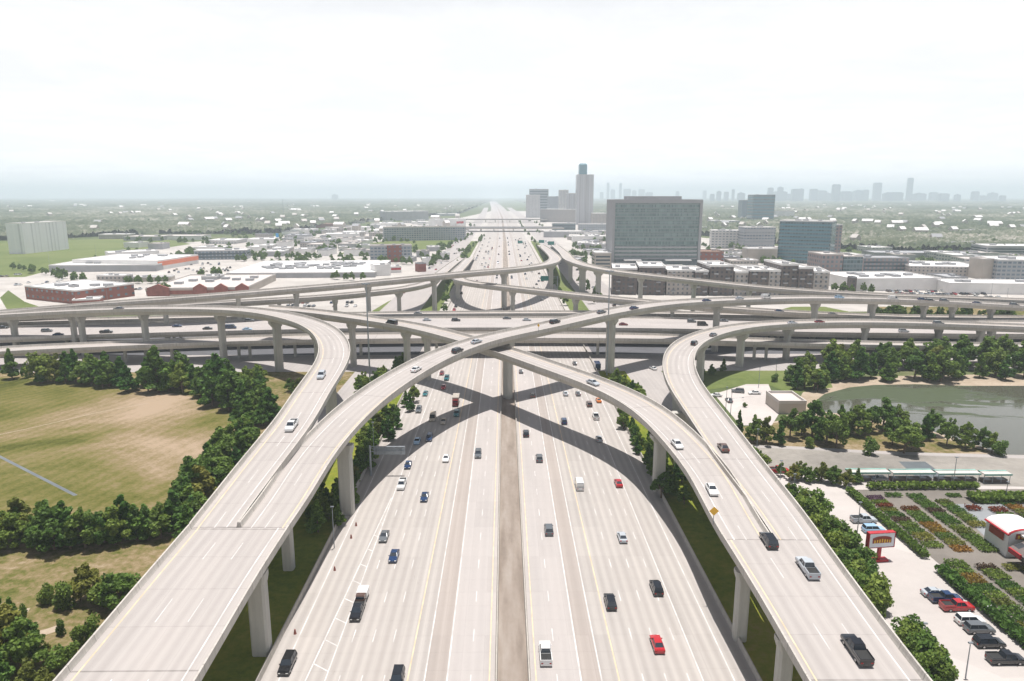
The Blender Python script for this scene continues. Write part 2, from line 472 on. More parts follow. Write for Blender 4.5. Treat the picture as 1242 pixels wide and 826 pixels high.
M['tower_stone'] = wall_mat('pale_tower_stone', (0.50, 0.48, 0.475), (0.22, 0.23, 0.25), 3.2, 200, 0.45, 1.0)
M['tower_glass'] = simple('tower_glass', (0.10, 0.22, 0.27), 0.15, var=0.1, scale=0.05)
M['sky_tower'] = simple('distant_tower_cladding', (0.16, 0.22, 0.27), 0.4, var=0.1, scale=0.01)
M['ribbed'] = wall_mat('ribbed_white_wall', (0.80, 0.81, 0.82), (0.55, 0.56, 0.58), 7.0, 400, 0.35, 1.0)
M['window_strip'] = simple('window_strip_glass', (0.06, 0.085, 0.10), 0.1, var=0.2, scale=0.15)
M['steel'] = simple('galvanised_steel', (0.30, 0.33, 0.36), 0.45, 0.6, var=0.1, scale=1)
M['sign_green'] = simple('green_sign_sheet', (0.01, 0.20, 0.17), 0.5, var=0.05)
M['sign_white'] = simple('white_sign_sheet', (0.72, 0.74, 0.78), 0.5, var=0.04)
M['sign_yellow'] = simple('yellow_sign_sheet', (0.75, 0.42, 0.03), 0.5, var=0.05)
M['red_paint'] = simple('red_paint', (0.42, 0.02, 0.03), 0.5, var=0.1)
M['orange_paint'] = simple('orange_trim', (0.75, 0.22, 0.12), 0.6, var=0.1)
M['dark_red'] = simple('dark_red_letters', (0.25, 0.03, 0.01), 0.5, var=0.2, scale=2)
M['letter_yellow'] = simple('yellow_letters', (0.80, 0.52, 0.05), 0.5, var=0.1)
M['tyre'] = simple('tyre_rubber', (0.02, 0.02, 0.02), 0.8, var=0.1)
M['rim'] = simple('wheel_rim', (0.45, 0.45, 0.46), 0.3, 0.8, var=0.05)
M['car_glass'] = simple('car_glass', (0.03, 0.038, 0.05), 0.04, var=0.05)
M['headlamp'] = simple('headlamp_lens', (0.75, 0.75, 0.72), 0.15, var=0.03)
M['taillamp'] = simple('tail_lamp_lens', (0.35, 0.01, 0.01), 0.2, var=0.03)
M['shade_green'] = simple('teal_shade_roof', (0.20, 0.36, 0.31), 0.6, var=0.2, scale=0.3)
PAINT = {}
for nm, c, r_ in (('white', (0.72, 0.72, 0.71), 0.25), ('silver', (0.42, 0.45, 0.48), 0.25), ('black', (0.012, 0.013, 0.016), 0.15),
                 ('grey', (0.12, 0.13, 0.14), 0.22), ('dark blue', (0.012, 0.035, 0.10), 0.2), ('red', (0.42, 0.015, 0.02), 0.22),
                 ('dark red', (0.16, 0.01, 0.015), 0.22), ('tan', (0.40, 0.34, 0.27), 0.3), ('teal', (0.02, 0.14, 0.16), 0.22),
                 ('light blue', (0.30, 0.46, 0.62), 0.25), ('orange', (0.72, 0.20, 0.02), 0.3), ('brown', (0.11, 0.065, 0.05), 0.3)):
    PAINT[nm] = simple(nm.replace(' ', '_') + '_car_paint', c, r_, var=0.02)
    PAINT[nm].node_tree.nodes['Principled BSDF'].inputs['Coat Weight'].default_value = 0.6

_ORD = 'first second third fourth fifth sixth seventh eighth ninth tenth eleventh twelfth thirteenth fourteenth fifteenth sixteenth seventeenth eighteenth nineteenth'.split()
_TENS = ['twent', 'thirt', 'fort', 'fift', 'sixt', 'sevent', 'eight', 'ninet']
def ordinal(n):
    if n <= 19: return _ORD[n - 1]
    if n >= 100:
        r_ = n % 100
        h = ['one', 'two', 'three', 'four'][n // 100 - 1] + ' hundred'
        return h + 'th' if r_ == 0 else h + ' and ' + ordinal(r_)
    t, u = _TENS[n // 10 - 2], n % 10
    return t + 'ieth' if u == 0 else t + 'y ' + _ORD[u - 1]
# ------------------------------------------------------------------ sweeps
def smooth(pts, step=5.0):
    """centripetal Catmull-Rom through rows (x, y, z, width...) resampled to about STEP metres"""
    A = [np.array(p, float) for p in pts]
    A = [2 * A[0] - A[1]] + A + [2 * A[-1] - A[-2]]
    out = []
    for i in range(1, len(A) - 2):
        p0, p1, p2, p3 = A[i - 1:i + 3]
        t = [0]
        for a, b in ((p0, p1), (p1, p2), (p2, p3)): t.append(t[-1] + max(1e-3, np.linalg.norm(b[:3] - a[:3])) ** 0.5)
        n = max(2, int(np.linalg.norm(p2[:3] - p1[:3]) / step))
        for k in range(n):
            u = t[1] + (t[2] - t[1]) * k / n
            a1 = (t[1] - u) / (t[1] - t[0]) * p0 + (u - t[0]) / (t[1] - t[0]) * p1
            a2 = (t[2] - u) / (t[2] - t[1]) * p1 + (u - t[1]) / (t[2] - t[1]) * p2
            a3 = (t[3] - u) / (t[3] - t[2]) * p2 + (u - t[2]) / (t[3] - t[2]) * p3
            b1 = (t[2] - u) / (t[2] - t[0]) * a1 + (u - t[0]) / (t[2] - t[0]) * a2
            b2 = (t[3] - u) / (t[3] - t[1]) * a2 + (u - t[1]) / (t[3] - t[1]) * a3
            out.append((t[2] - u) / (t[2] - t[1]) * b1 + (u - t[1]) / (t[2] - t[1]) * b2)
    out.append(A[-2])
    return np.array(out)

def relax(a, n):
    """smooth a resampled path, keeping its ends"""
    a = a.copy()
    for _ in range(n): a[1:-1] = 0.25 * a[:-2] + 0.5 * a[1:-1] + 0.25 * a[2:]
    return a

def frames(L):
    d = np.gradient(L[:, :2], axis=0)
    d /= np.linalg.norm(d, axis=1)[:, None] + 1e-9
    n = np.stack([d[:, 1], -d[:, 0]], 1)         # to the right of travel
    s = np.concatenate([[0], np.cumsum(np.linalg.norm(np.diff(L[:, :2], axis=0), axis=1))])
    return d, n, s

def sweep(mb, L, sec, closed=True, mat=0, i0=0, i1=None, caps=True):
    """sec: list of (side, across, z): across is measured from side*halfwidth"""
    i1 = len(L) if i1 is None else i1
    d, n, s = frames(L)
    def pt(i, q):
        t = q[0] * L[i, 3] / 2 + q[1]
        return (L[i, 0] + n[i, 0] * t, L[i, 1] + n[i, 1] * t, L[i, 2] + q[2]), t
    m = len(sec)
    for i in range(i0, i1 - 1):
        for k in range(m if closed else m - 1):
            a, ta = pt(i, sec[k]); b, tb = pt(i, sec[(k + 1) % m])
            c, tc = pt(i + 1, sec[(k + 1) % m]); e, te = pt(i + 1, sec[k])
            mb.face([a, b, c, e], mat, [(ta, s[i]), (tb, s[i]), (tc, s[i + 1]), (te, s[i + 1])])
    if closed and caps:
        mb.face([pt(i0, q)[0] for q in sec][::-1], mat)
        mb.face([pt(i1 - 1, q)[0] for q in sec], mat)

def line_strip(mb, L, side, off, w, z, mat, dash=None):
    sec = [(side, off - w / 2, z), (side, off + w / 2, z)]
    if not dash:
        sweep(mb, L, sec, False, mat)
        return
    on, per = dash
    n = len(L)
    st = max(1, int(round(per / 5)))
    for i in range(0, n - 1, st):
        sweep(mb, L, sec, False, mat, i, min(n, i + max(2, int(round(on / 5)) + 1)))

RAMPS = {}
def ramp(key, name, label, cat, ctrl, depth=2.2, paras=(1, 1), lanes=2, deckmat='deck', relaxn=6, yellow=-1, group=None, cut=None, kind3d=False):
    pts = []
    for c in ctrl:
        if kind3d: pts.append(tuple(c))
        else:
            p = P(c[0], c[1], c[2]); pts.append((p.x, p.y, p.z, c[3]))
    L = relax(smooth(pts), relaxn)
    RAMPS[key] = L
    t = empty(name, (0, 0, 0), 0, label, cat, group)
    mb = MB()
    sweep(mb, L, [(-1, 0, 0), (1, 0, 0)], False)
    # mb faces wind so the normal points up
    deck_mb = mb
    mb = MB()
    dz = depth
    sec = [(-1, 0, -.01), (-1, 0, -.42), (-1, 1.15, -.62), (-1, 1.6, -dz), (1, -1.6, -dz), (1, -1.15, -.62), (1, 0, -.42), (1, 0, -.01)]
    sweep(mb, L, sec[::-1], True)
    mb.build('girder', M['girder'], t)
    for side, on in zip((-1, 1), paras):
        if not on: continue
        mb = MB()
        sg = side
        sec = [(side, sg * .04, -.45), (side, sg * .04, .98), (side, -sg * .22, .98), (side, -sg * .34, .35), (side, -sg * .46, .004)]
        if isinstance(on, (list, tuple)): sweep(mb, L, sec if side > 0 else sec[::-1], True, 0, int(on[0] * len(L)), int(on[1] * len(L)))
        else: sweep(mb, L, sec if side > 0 else sec[::-1], True)
        mb.build('parapet', M['parapet'], t)
    mb = deck_mb
    line_strip(mb, L, yellow, -yellow * 1.5, .22, .014, 2)
    line_strip(mb, L, -yellow, yellow * 2.2, .22, .014, 1)
    if lanes > 1:
        for k in range(1, lanes):
            # lane line at a fixed share of the deck
            Lc = L.copy()
            f = -1 + 2 * k / lanes
            Lk = L.copy(); d, n, s = frames(L)
            Lk[:, 0] += n[:, 0] * f * (L[:, 3] / 2 - 1.8); Lk[:, 1] += n[:, 1] * f * (L[:, 3] / 2 - 1.8)
            line_strip(mb, Lk, 0, 0, .13, .014, 1, (5, 15))
    mb.build('deck', [M[deckmat], M['white_line'], M['yellow_line']], t)
    return L

# camera-side flyovers -----------------------------------------------
sp = P(292, 640, 17.7)
def v4(p, w): return (p.x, p.y, p.z, w)
pL0 = P(157, 826, 16.0); pL1 = P(246, 701, 17.0)
Lm = ramp('Lm', 'flyover_ramp', 'broad elevated ramp beside the mown field, before it splits in two', 'flyover ramp',
     [(pL0.x - .5, 8, 13.2, 17.6), (pL0.x - .3, 45, 14.8, 17.6), v4(pL0, 17.6), v4(pL1, 17.6), v4(sp, 18.0)], lanes=3, kind3d=True, relaxn=2, depth=2.0)
e = Lm[-1]; dd, nn, ss = frames(Lm)
nx, ny = nn[-1]
offA, offB = -4.75, 4.35
Astart = (e[0] + nx * offA, e[1] + ny * offA, e[2]); Bstart = (e[0] + nx * offB, e[1] + ny * offB, e[2])
tx, ty = dd[-1]
ramp('L1', 'flyover_ramp', 'elevated ramp bending sharply away beside the trees of the mown field', 'flyover ramp',
     [(*Astart, 8.7), (Astart[0] + tx * 12 - .6, Astart[1] + ty * 12, Astart[2] + .4, 8.9)] + [v4(P(*c[:3]), c[3]) for c in
      [(325, 554, 20.2, 9.6), (355, 517, 21.2, 9.8), (379, 477, 22.2, 10), (396, 453, 23, 10.2), (406, 434, 23.7, 10.4), (404, 415, 24.2, 10.6), (386, 397, 24.8, 10.8),
       (350, 385, 25.1, 11), (300, 377, 25, 11.4), (220, 374.6, 24.2, 11.5), (150, 375.3, 23, 11.5), (70, 378.5, 21.2, 11.5), (0, 382.5, 19.4, 11.5), (-90, 388, 17, 11.5)]], kind3d=True, relaxn=5)
ramp('L2', 'flyover_ramp', 'top level flyover arching over the freeway on the median pier', 'flyover ramp',
     [(*Bstart, 9.3), (Bstart[0] + tx * 12 + .3, Bstart[1] + ty * 12, Bstart[2] + .4, 9.6)] + [v4(P(*c[:3]), c[3]) for c in
      [(374, 560, 19.2, 10), (429, 500, 20.7, 10.4), (466, 471, 21.7, 10.6), (500, 450, 22.4, 10.7), (538, 430.5, 23.2, 10.7), (578, 415.5, 24, 10.7), (615, 406.5, 24.6, 10.8),
       (655, 398.5, 25.3, 11), (700, 388, 26, 11.2), (742, 379, 26.6, 11.6), (800, 369.8, 26.6, 12), (860, 365.4, 25.6, 12), (920, 363, 24.4, 12), (970, 362, 23.4, 12), (1040, 362.5, 21.8, 12), (1110, 364.5, 19.8, 12),
       (1180, 368, 17.8, 12), (1250, 372, 15.8, 12), (1330, 376, 13.8, 12)]], kind3d=True, relaxn=5, yellow=1)
qR0 = P(1050, 826, 14.0); qR1 = P(985, 728, 15.0); qs = P(936, 655, 15.7)
Rm = ramp('Rm', 'flyover_ramp', 'broad elevated ramp beside the garden centre lot, below the fork', 'flyover ramp',
     [(qR0.x + .2, 8, 11.5, 15.8), (qR0.x, 45, 13.0, 15.8), v4(qR0, 15.8), v4(qR1, 16.2), v4(qs, 17.6)], lanes=3, kind3d=True, relaxn=2, depth=2.0)
e = Rm[-1]; dd, nn, ss = frames(Rm); nx, ny = nn[-1]; tx, ty = dd[-1]
A = (e[0] - nx * 4.5, e[1] - ny * 4.5, e[2]); B = (e[0] + nx * 4.5, e[1] + ny * 4.5, e[2])
ramp('R2', 'flyover_ramp', 'flyover sweeping from the garden centre side under the top arch', 'flyover ramp',
     [(*A, 8.7), (A[0] + tx * 10 - .3, A[1] + ty * 10, A[2] + .2, 8.9)] + [v4(P(*c[:3]), c[3]) for c in
      [(870, 588, 16.4, 9.6), (829, 538, 17.3, 10), (787, 498, 18.2, 9.8), (747, 476, 19, 9.6), (706, 459.5, 19.6, 9.5), (664, 445, 20.1, 9.5), (625, 431, 20.4, 9.5), (590, 420, 20.6, 9.6), (560, 411.5, 20.8, 10.4),
       (520, 400.5, 21.4, 10.4), (480, 392.8, 21.9, 10.4), (440, 387, 22.3, 10.4), (400, 381.5, 22.8, 10.4), (360, 377, 23.2, 10.4), (318, 373.8, 23.5, 10.4)]], kind3d=True, relaxn=5, yellow=1)
ramp('R1', 'flyover_ramp', 'elevated ramp on the pond side that bends sharply away along the beltway', 'flyover ramp',
     [(*B, 8.7), (B[0] + tx * 10 + .5, B[1] + ty * 10, B[2] + .2, 9)] + [v4(P(*c[:3]), c[3]) for c in
      [(892, 555, 17, 10.2), (853, 500, 18, 10.6), (835, 476, 18.3, 10.7), (824, 453, 18.5, 10.8), (823, 434, 18.7, 10.8), (832, 420, 18.7, 10.8), (850, 409.5, 18.6, 10.8), (880, 400.5, 18.3, 10.8), (920, 394.8, 17.6, 10.6),
       (970, 392, 17, 10.4), (1050, 391, 16, 10.2), (1140, 393, 14.6, 10.2), (1242, 396.8, 13.1, 10.2), (1340, 400, 11.8, 10.2)]], kind3d=True, relaxn=5)
# far-side flyovers
ramp('F1', 'flyover_ramp', 'far flyover crossing the freeway beyond the beltway, the upper of the two', 'flyover ramp',
     [(*P(655, 297, 3)[:], 11), (*P(668, 307, 14)[:], 11), (*P(673, 315.5, 20.5)[:], 11), (*P(660, 321.5, 24)[:], 11), (*P(620, 327, 26.5)[:], 11), (*P(570, 331, 26.5)[:], 11), (*P(526, 335.2, 26)[:], 11), (*P(446, 343, 25)[:], 11),
      (*P(370, 349.5, 24.3)[:], 11), (*P(300, 355.4, 23.8)[:], 11), (*P(200, 363.6, 22)[:], 11), (*P(120, 369, 20)[:], 11), (*P(40, 376, 17)[:], 11), (*P(-60, 384, 14)[:], 11)], kind3d=True)
ramp('F3', 'flyover_ramp', 'far flyover descending past the dark brick apartments beyond the beltway', 'flyover ramp',
     [(*P(672, 297, 3)[:], 11), (*P(684, 307, 14)[:], 11), (*P(694, 316.5, 20.5)[:], 11), (*P(715, 323.5, 22)[:], 11), (*P(745, 329.2, 22.3)[:], 11), (*P(800, 335.8, 22)[:], 11), (*P(860, 342.2, 21.3)[:], 11), (*P(930, 349.6, 20.4)[:], 11),
      (*P(1000, 354.6, 19.6)[:], 11), (*P(1080, 358.8, 18.6)[:], 11), (*P(1170, 362, 17.4)[:], 11), (*P(1290, 367, 15.5)[:], 11)], kind3d=True)
ramp('F4', 'flyover_ramp', 'far flyover running from the frontage road down towards the shopping centre', 'flyover ramp',
     [(*P(561, 312, 3)[:], 9.5), (*P(547, 322, 9)[:], 9.5), (*P(532, 334, 14)[:], 9.5), (*P(519, 343.5, 15.5)[:], 9.5), (*P(486, 350.8, 15.7)[:], 9.5), (*P(446, 355.2, 15.6)[:], 9.5), (*P(406, 359, 15.4)[:], 9.5), (*P(350, 363, 15)[:], 9.5), (*P(290, 366.5, 14.4)[:], 9.5),
      (*P(220, 370.5, 13.6)[:], 9.5), (*P(140, 376.5, 12.2)[:], 9.5), (*P(40, 385, 10)[:], 9.5), (*P(-50, 392, 8.5)[:], 9.5)], kind3d=True)
ramp('F2', 'flyover_ramp', 'far flyover crossing the freeway beyond the beltway, the lower of the two', 'flyover ramp',
     [(*P(571, 312, 3)[:], 9.5), (*P(562, 322, 9)[:], 9.5), (*P(553, 333.5, 14.5)[:], 9.5), (*P(562, 341.3, 16.8)[:], 9.5), (*P(590, 345.8, 17.9)[:], 9.5), (*P(620, 349.2, 18.3)[:], 9.5), (*P(680, 355.8, 18.3)[:], 9.5), (*P(760, 364, 17.5)[:], 9.5),
      (*P(850, 371.5, 15.6)[:], 9.5), (*P(930, 377.5, 13.5)[:], 9.5), (*P(1010, 381.8, 11.2)[:], 9.5), (*P(1090, 384.5, 9.6)[:], 9.5)], kind3d=True)
# beltway decks
ramp('B0', 'beltway_deck', 'nearest long level beltway connector deck, straight across above the freeway', 'elevated road',
     [(*P(c[0], c[1], c[2])[:], c[3]) for c in [(-160, 436, 6.5, 13), (-60, 430, 7, 13), (0, 425.5, 7.6, 13), (150, 418.5, 8.2, 13), (250, 414, 8.6, 14), (400, 410, 8.8, 15), (620, 408.3, 8.8, 15.5), (800, 410, 8.8, 13), (930, 414.8, 8.6, 10.5), (1050, 418, 8.4, 9.5), (1242, 420.4, 8, 9.5), (1400, 422, 7.6, 9.5)]],
     kind3d=True, lanes=2, depth=1.9)
ramp('B1', 'beltway_deck', 'widest beltway deck carrying the main traffic lanes straight over the freeway', 'elevated road',
     [(*P(c[0], c[1], c[2])[:], c[3]) for c in [(-160, 412, 8.2, 36), (-60, 407.5, 8.4, 35), (0, 404.5, 8.8, 34), (150, 399.5, 8.8, 34), (400, 393.6, 8.8, 34), (620, 392.2, 8.8, 34), (800, 393, 8.8, 35), (950, 396, 8.8, 38), (1100, 397.6, 8.8, 40), (1242, 398.5, 8.8, 40), (1400, 399, 8.8, 40)]],
     kind3d=True, lanes=8, depth=1.9, deckmat='beltway')
ramp('B2', 'beltway_deck', 'narrow beltway connector deck on the far side of the main lanes', 'elevated road',
     [(*P(c[0], c[1], c[2])[:], c[3]) for c in [(-160, 398, 8.6, 10), (0, 391.5, 8.8, 10), (200, 386.3, 8.8, 10), (400, 382.2, 8.8, 10), (620, 380.2, 8.8, 10), (800, 380.6, 8.8, 10), (950, 383.2, 8.8, 9.5), (1242, 386.0, 8.8, 9.5), (1400, 386.5, 8.8, 9.5)]],
     kind3d=True, lanes=2, depth=1.9)

def on_ramp(key, px, py=None):
    """index on a ramp whose projected centre is nearest to the photo pixel"""
    L = RAMPS[key]
    best, bi = 1e9, 0
    for i in range(len(L)):
        if L[i, 1] < 30: continue
        x, y = proj(L[i])
        d = abs(x - px) + (abs(y - py) if py is not None else 0)
        if d < best: best, bi = d, i
    return bi

# ------------------------------------------------------------------ piers
PIER_LIST = []
def pier(key, px, py=None, w=3.1, th=2.0, cap=6.0, caph=3.2, shift=0.0, along=0.0, depth=2.2, plain=False):
    L = RAMPS[key]; i = on_ramp(key, px, py)
    i = max(1, min(len(L) - 2, i + int(along)))
    d, n, s = frames(L)
    x, y = L[i, 0] + n[i, 0] * shift, L[i, 1] + n[i, 1] * shift
    top = L[i, 2] - depth - .003
    t = empty('concrete_pier', (x, y, 0), math.atan2(n[i, 1], n[i, 0]))
    mb = MB()
    zc = top - caph
    hw, ht = w / 2, th / 2
    ch = .35
    sec = lambda a, b, z: [(-a + ch, -b, z), (a - ch, -b, z), (a, -b + ch, z), (a, b - ch, z), (a - ch, b, z), (-a + ch, b, z), (-a, b - ch, z), (-a, -b + ch, z)]
    mb.loft(sec(hw, ht, -.5), sec(hw, ht, zc if not plain else top))
    # recessed vertical reveal on both faces
    mb.build('column', M['pier'], t)
    if not plain:
        mb = MB()
        c2 = cap / 2 - shift * 0
        mb.loft(sec(hw + .05, ht + .05, zc), sec(c2, ht + .12, zc + caph * .62), cap=True)
        mb.loft(sec(c2, ht + .12, zc + caph * .62 + .001), sec(c2, ht + .12, top))
        mb.build('pier_cap', M['pier'], t)
    PIER_LIST.append(t)
    t['_k'] = key
    return t

# near piers on the two camera-side ramps
for a in [('Lm', None, dict(y=104, px=320))]: pass
def pier_at_y(key, Y, **k):
    L = RAMPS[key]; i = int(np.argmin(abs(L[:, 1] - Y)))
    x, y = proj(L[i]); return pier(key, x, y, **k)
pier_at_y('Lm', 106, w=2.9, th=2.4, cap=3.4, caph=2, shift=6.3)
pier_at_y('Lm', 106, w=2.9, th=2.4, cap=3.4, caph=2, shift=-4.5)
pier_at_y('Lm', 66, w=2.9, th=2.4, cap=3.4, caph=2, shift=6.3)
pier_at_y('Lm', 66, w=2.9, th=2.4, cap=3.4, caph=2, shift=-4.5)
pier_at_y('L2', 133, w=2.2, th=2, cap=4, caph=2, shift=-2.2)
pier_at_y('L2', 160, w=3.3, th=2.2, cap=4.2, caph=2.4, shift=3.0)
pier('L2', 619, 405.5, w=3.3, th=2.6, cap=5.6, caph=2.8)
pier('L2', 742, 379, w=3.6, th=2.6, cap=6.4, caph=3)
pier('L2', 868, 365, w=3.2, cap=6.4); pier('L2', 990, 362, w=3.2, cap=6.4)
for x_ in (1064, 1120, 1162, 1208): pier('L2', x_, w=2.6, cap=5)
pier('L1', 352, 522, w=2.8, cap=5.5); pier('L1', 406, 442, w=3.4, cap=6, along=-1)
pier('L1', 386, 396, w=3.2, cap=6); pier('L1', 331, 381, w=3.6, cap=7); pier('L1', 267, 375, w=3.4, cap=6.8)
pier('L1', 172, 375, w=3.2, cap=6); pier('L1', 101, 377, w=3.0, cap=6); pier('L1', 86, 378, w=2.6, cap=5, shift=2); pier('L1', 20, 382, w=3.0, cap=6)
pier_at_y('Rm', 93, w=2.2, th=2.0, cap=3, caph=1.8, shift=-5.8); pier_at_y('Rm', 93, w=2.2, th=2.0, cap=3, caph=1.8, shift=4.5)
pier_at_y('Rm', 116.5, w=2.2, th=2.0, cap=3, caph=1.8, shift=-6.6); pier_at_y('Rm', 116.5, w=2.2, th=2.0, cap=3, caph=1.8, shift=5)
pier_at_y('R2', 171, w=3.0, th=2.0, cap=5.4, caph=2.2, shift=-1.2)
pier('R2', 706, 459.5, w=2.6, cap=5, along=7) if False else None
pier('R2', 514, 400, w=2.4, cap=5); pier('R2', 498, 397, w=2.8, cap=5.5); pier('R2', 430, 386, w=2.8, cap=5.4)
pier_at_y('R1', 150, w=2.6, cap=5.2)
pier('R1', 846, 492, w=7.0, th=2.2, cap=9.2, caph=2.4, shift=-2.4)
pier('R1', 826, 440, w=3.0, cap=6); pier('R1', 850, 410, w=3.0, cap=6, along=0)
pier('R1', 897, 397.5, w=3.4, cap=7); pier('R1', 955, 392.4, w=3.2, cap=6.6)
for x_ in (1055, 1134, 1143, 1190, 1201): pier('R1', x_, w=2.4, cap=4.6)
pier('F1', 614, w=3.4, th=2.6, cap=6); pier('F1', 530, w=3.6, cap=7); pier('F1', 446, w=3.2, cap=6.5); pier('F1', 362, w=3, cap=6); pier('F1', 285, w=3, cap=6); pier('F1', 205, w=2.8, cap=5)
pier('F1', 668, 318, w=3.6, cap=7); pier('F3', 692, 316, w=3.6, cap=7); pier('F3', 706, 321, w=5, cap=8); pier('F3', 725, 326, w=4, cap=8); pier('F3', 778, 333, w=3.2, cap=6.6); pier('F3', 840, 340, w=3.2, cap=6.6)
pier('F3', 913, 348, w=3, cap=6); pier('F3', 985, w=3, cap=6); pier('F3', 1060, w=3, cap=6)
pier('F4', 486, w=2.6, cap=6.5); pier('F4', 410, w=2.6, cap=6); pier('F4', 336, w=2.6, cap=5.5); pier('F4', 262, w=2.6, cap=5.5)
pier('F2', 550, 338, w=3, cap=6); pier('F2', 702, w=3, cap=6); pier('F2', 814, w=2.8, cap=5.5); pier('F2', 620, w=2.8, cap=5.4, shift=-2)
for k_, xs, sh in (('B0', (38, 96, 148, 213, 286, 302, 362, 442, 532, 722, 735, 838, 922, 935, 1000, 1078, 1150, 1215), (0,)), ('B1', (95, 215, 345, 440, 532, 742, 850, 935, 1040, 1150, 1240), (-11, 0, 11)), ('B2', (95, 215, 345, 440, 532, 742, 850, 935, 1040, 1150), (0,))):
    for x_ in xs:
        for q in sh: pier(k_, x_, w=1.5, th=1.3, cap=3.2 if q == 0 else 2.6, caph=1.0, shift=q, depth=1.9)
# one label for each pier, by its place along its own road
RN = {'Lm': 'under the broad ramp beside the mown field', 'L1': 'carrying the ramp that bends away past the field trees', 'L2': 'carrying the top flyover arch', 'Rm': 'under the broad ramp beside the garden centre',
      'R2': 'carrying the third level flyover', 'R1': 'carrying the bent ramp on the pond side', 'F1': 'carrying the upper far flyover', 'F3': 'carrying the far flyover by the brick apartments',
      'F4': 'carrying the far flyover by the shopping centre', 'F2': 'carrying the lower far flyover', 'B0': 'under the nearest beltway deck', 'B1': 'under the wide main beltway deck', 'B2': 'under the narrow far beltway deck'}
byk = {}
for t in PIER_LIST: byk.setdefault(t['_k'], []).append(t)
for k_, ts in byk.items():
    ts.sort(key=lambda t: proj(t.location)[0])
    for i, t in enumerate(ts):
        del t['_k']
        tag(t, ('%s concrete pier from left %s' % (ordinal(i + 1), RN[k_])), 'pier', 'concrete piers under the flyovers')

# ------------------------------------------------------------------ ground and roads
def sheet(name, pts, z, mat, kind='structure', **kw):
    mb = MB()
    pts = [(p[0], p[1]) for p in pts]
    n = len(pts)
    ar = sum(pts[i][0] * pts[(i + 1) % n][1] - pts[(i + 1) % n][0] * pts[i][1] for i in range(n))
    if ar < 0: pts = pts[::-1]
    mb.face([(p[0], p[1], z) for p in pts], 0)
    o = mb.build(name, M[mat] if isinstance(mat, str) else mat)
    return tag(o, kw.get('label'), kw.get('cat'), kw.get('group'), kind)
def px_sheet(name, pix, z, mat, **kw): return sheet(name, [P(x, y) for x, y in pix], z, mat, **kw)
def rect_sheet(name, x0, x1, y0, y1, z, mat, **kw): return sheet(name, [(x0, y0), (x1, y0), (x1, y1), (x0, y1)], z, mat, **kw)

GX = 15000
rect_sheet('ground', -GX, GX, -300, 22000, -0.06, 'ground')
# freeway: straight, then bending a little left in the far distance
FWY = [(-400, 0), (600, 0), (1200, -1), (2500, -10), (4500, -45), (9000, -150)]
def fx(Y):
    for (a, xa), (b, xb) in zip(FWY[:-1], FWY[1:]):
        if Y <= b: return xa + (xb - xa) * (Y - a) / (b - a)
    return FWY[-1][1]
YS = [-60] + list(range(0, 600, 60)) + [600, 800, 1000, 1200, 1500, 2000, 2500, 3000, 3800, 4500, 6000, 9000]
def strip(mb, x0, x1, z, mat=0, ys=None, skip=None):
    ys = YS if ys is None else ys
    for a, b in zip(ys[:-1], ys[1:]):
        A0, A1 = fx(a), fx(b)
        mb.face([(x0 + A0, a, z), (x1 + A0, a, z), (x1 + A1, b, z), (x0 + A1, b, z)], mat, [(x0, a), (x1, a), (x1, b), (x0, b)])
mb = MB(); strip(mb, -39.6, 40.6, 0.03)
fmb = mb
mb = MB(); strip(mb, -9.4, -1.6, 0.036); strip(mb, 3.9, 12.1, 0.036)
tag(mb.build('managed_lanes', M['managed']), kind='structure')
mb = MB(); strip(mb, -12.9, -9.4, 0.036); strip(mb, 12.1, 15.2, 0.036)
tag(mb.build('painted_buffer', M['worn']), kind='structure')
mb = MB(); strip(mb, -1.35, 3.65, 0.12)
tag(mb.build('median_strip', M['median']), kind='structure')
mb = fmb
def dashes(x, on=3.6, per=12.2, w=0.16, y0=60, y1=900):
    y = y0
    while y < y1:
        mb.face([(x - w / 2, y, .044), (x + w / 2, y, .044), (x + w / 2, y + on, .044), (x - w / 2, y + on, .044)], 1); y += per
for x_ in (8.3, -5.6, 22.1, 25.75, 29.4, -19.5, -23.1, -26.7): dashes(x_)
for x_, m_, w_ in ((4.9, 1, .2), (12.1, 0, .25), (15.4, 0, .2), (18.2, 1, .22), (31.6, 0, .2), (36.6, 0, .2), (-2.6, 1, .2), (-9.4, 0, .25), (-13.0, 0, .2), (-15.7, 1, .22), (-28.9, 0, .2), (-36.3, 0, .2)):
    strip(mb, x_ - w_ / 2, x_ + w_ / 2, .044, m_ + 1, ys=[0, 120, 240, 400, 600, 900, 1200])
# gore chevrons where the on-ramp lane joins
def ln(a, b, w=.22):
    a, b = Vector((*a, 0)), Vector((*b, 0)); d = (b - a).normalized(); n = Vector((-d.y, d.x, 0)) * w / 2
    mb.face([((a - n).x, (a - n).y, .0445), ((b - n).x, (b - n).y, .0445), ((b + n).x, (b + n).y, .0445), ((a + n).x, (a + n).y, .0445)], 1)
ln((-33.6, 60), (-29.2, 168))
for k in range(12):
    y = 84 + k * 6.4
    xl = -33.6 + 4.4 * (y - 60) / 108
    ln((xl, y), (-28.9, y - 3.2 * (xl + 28.9) / -4.7))
fwy = tag(mb.build('freeway', [M['road'], M['white_line'], M['yellow_line']]), kind='structure')
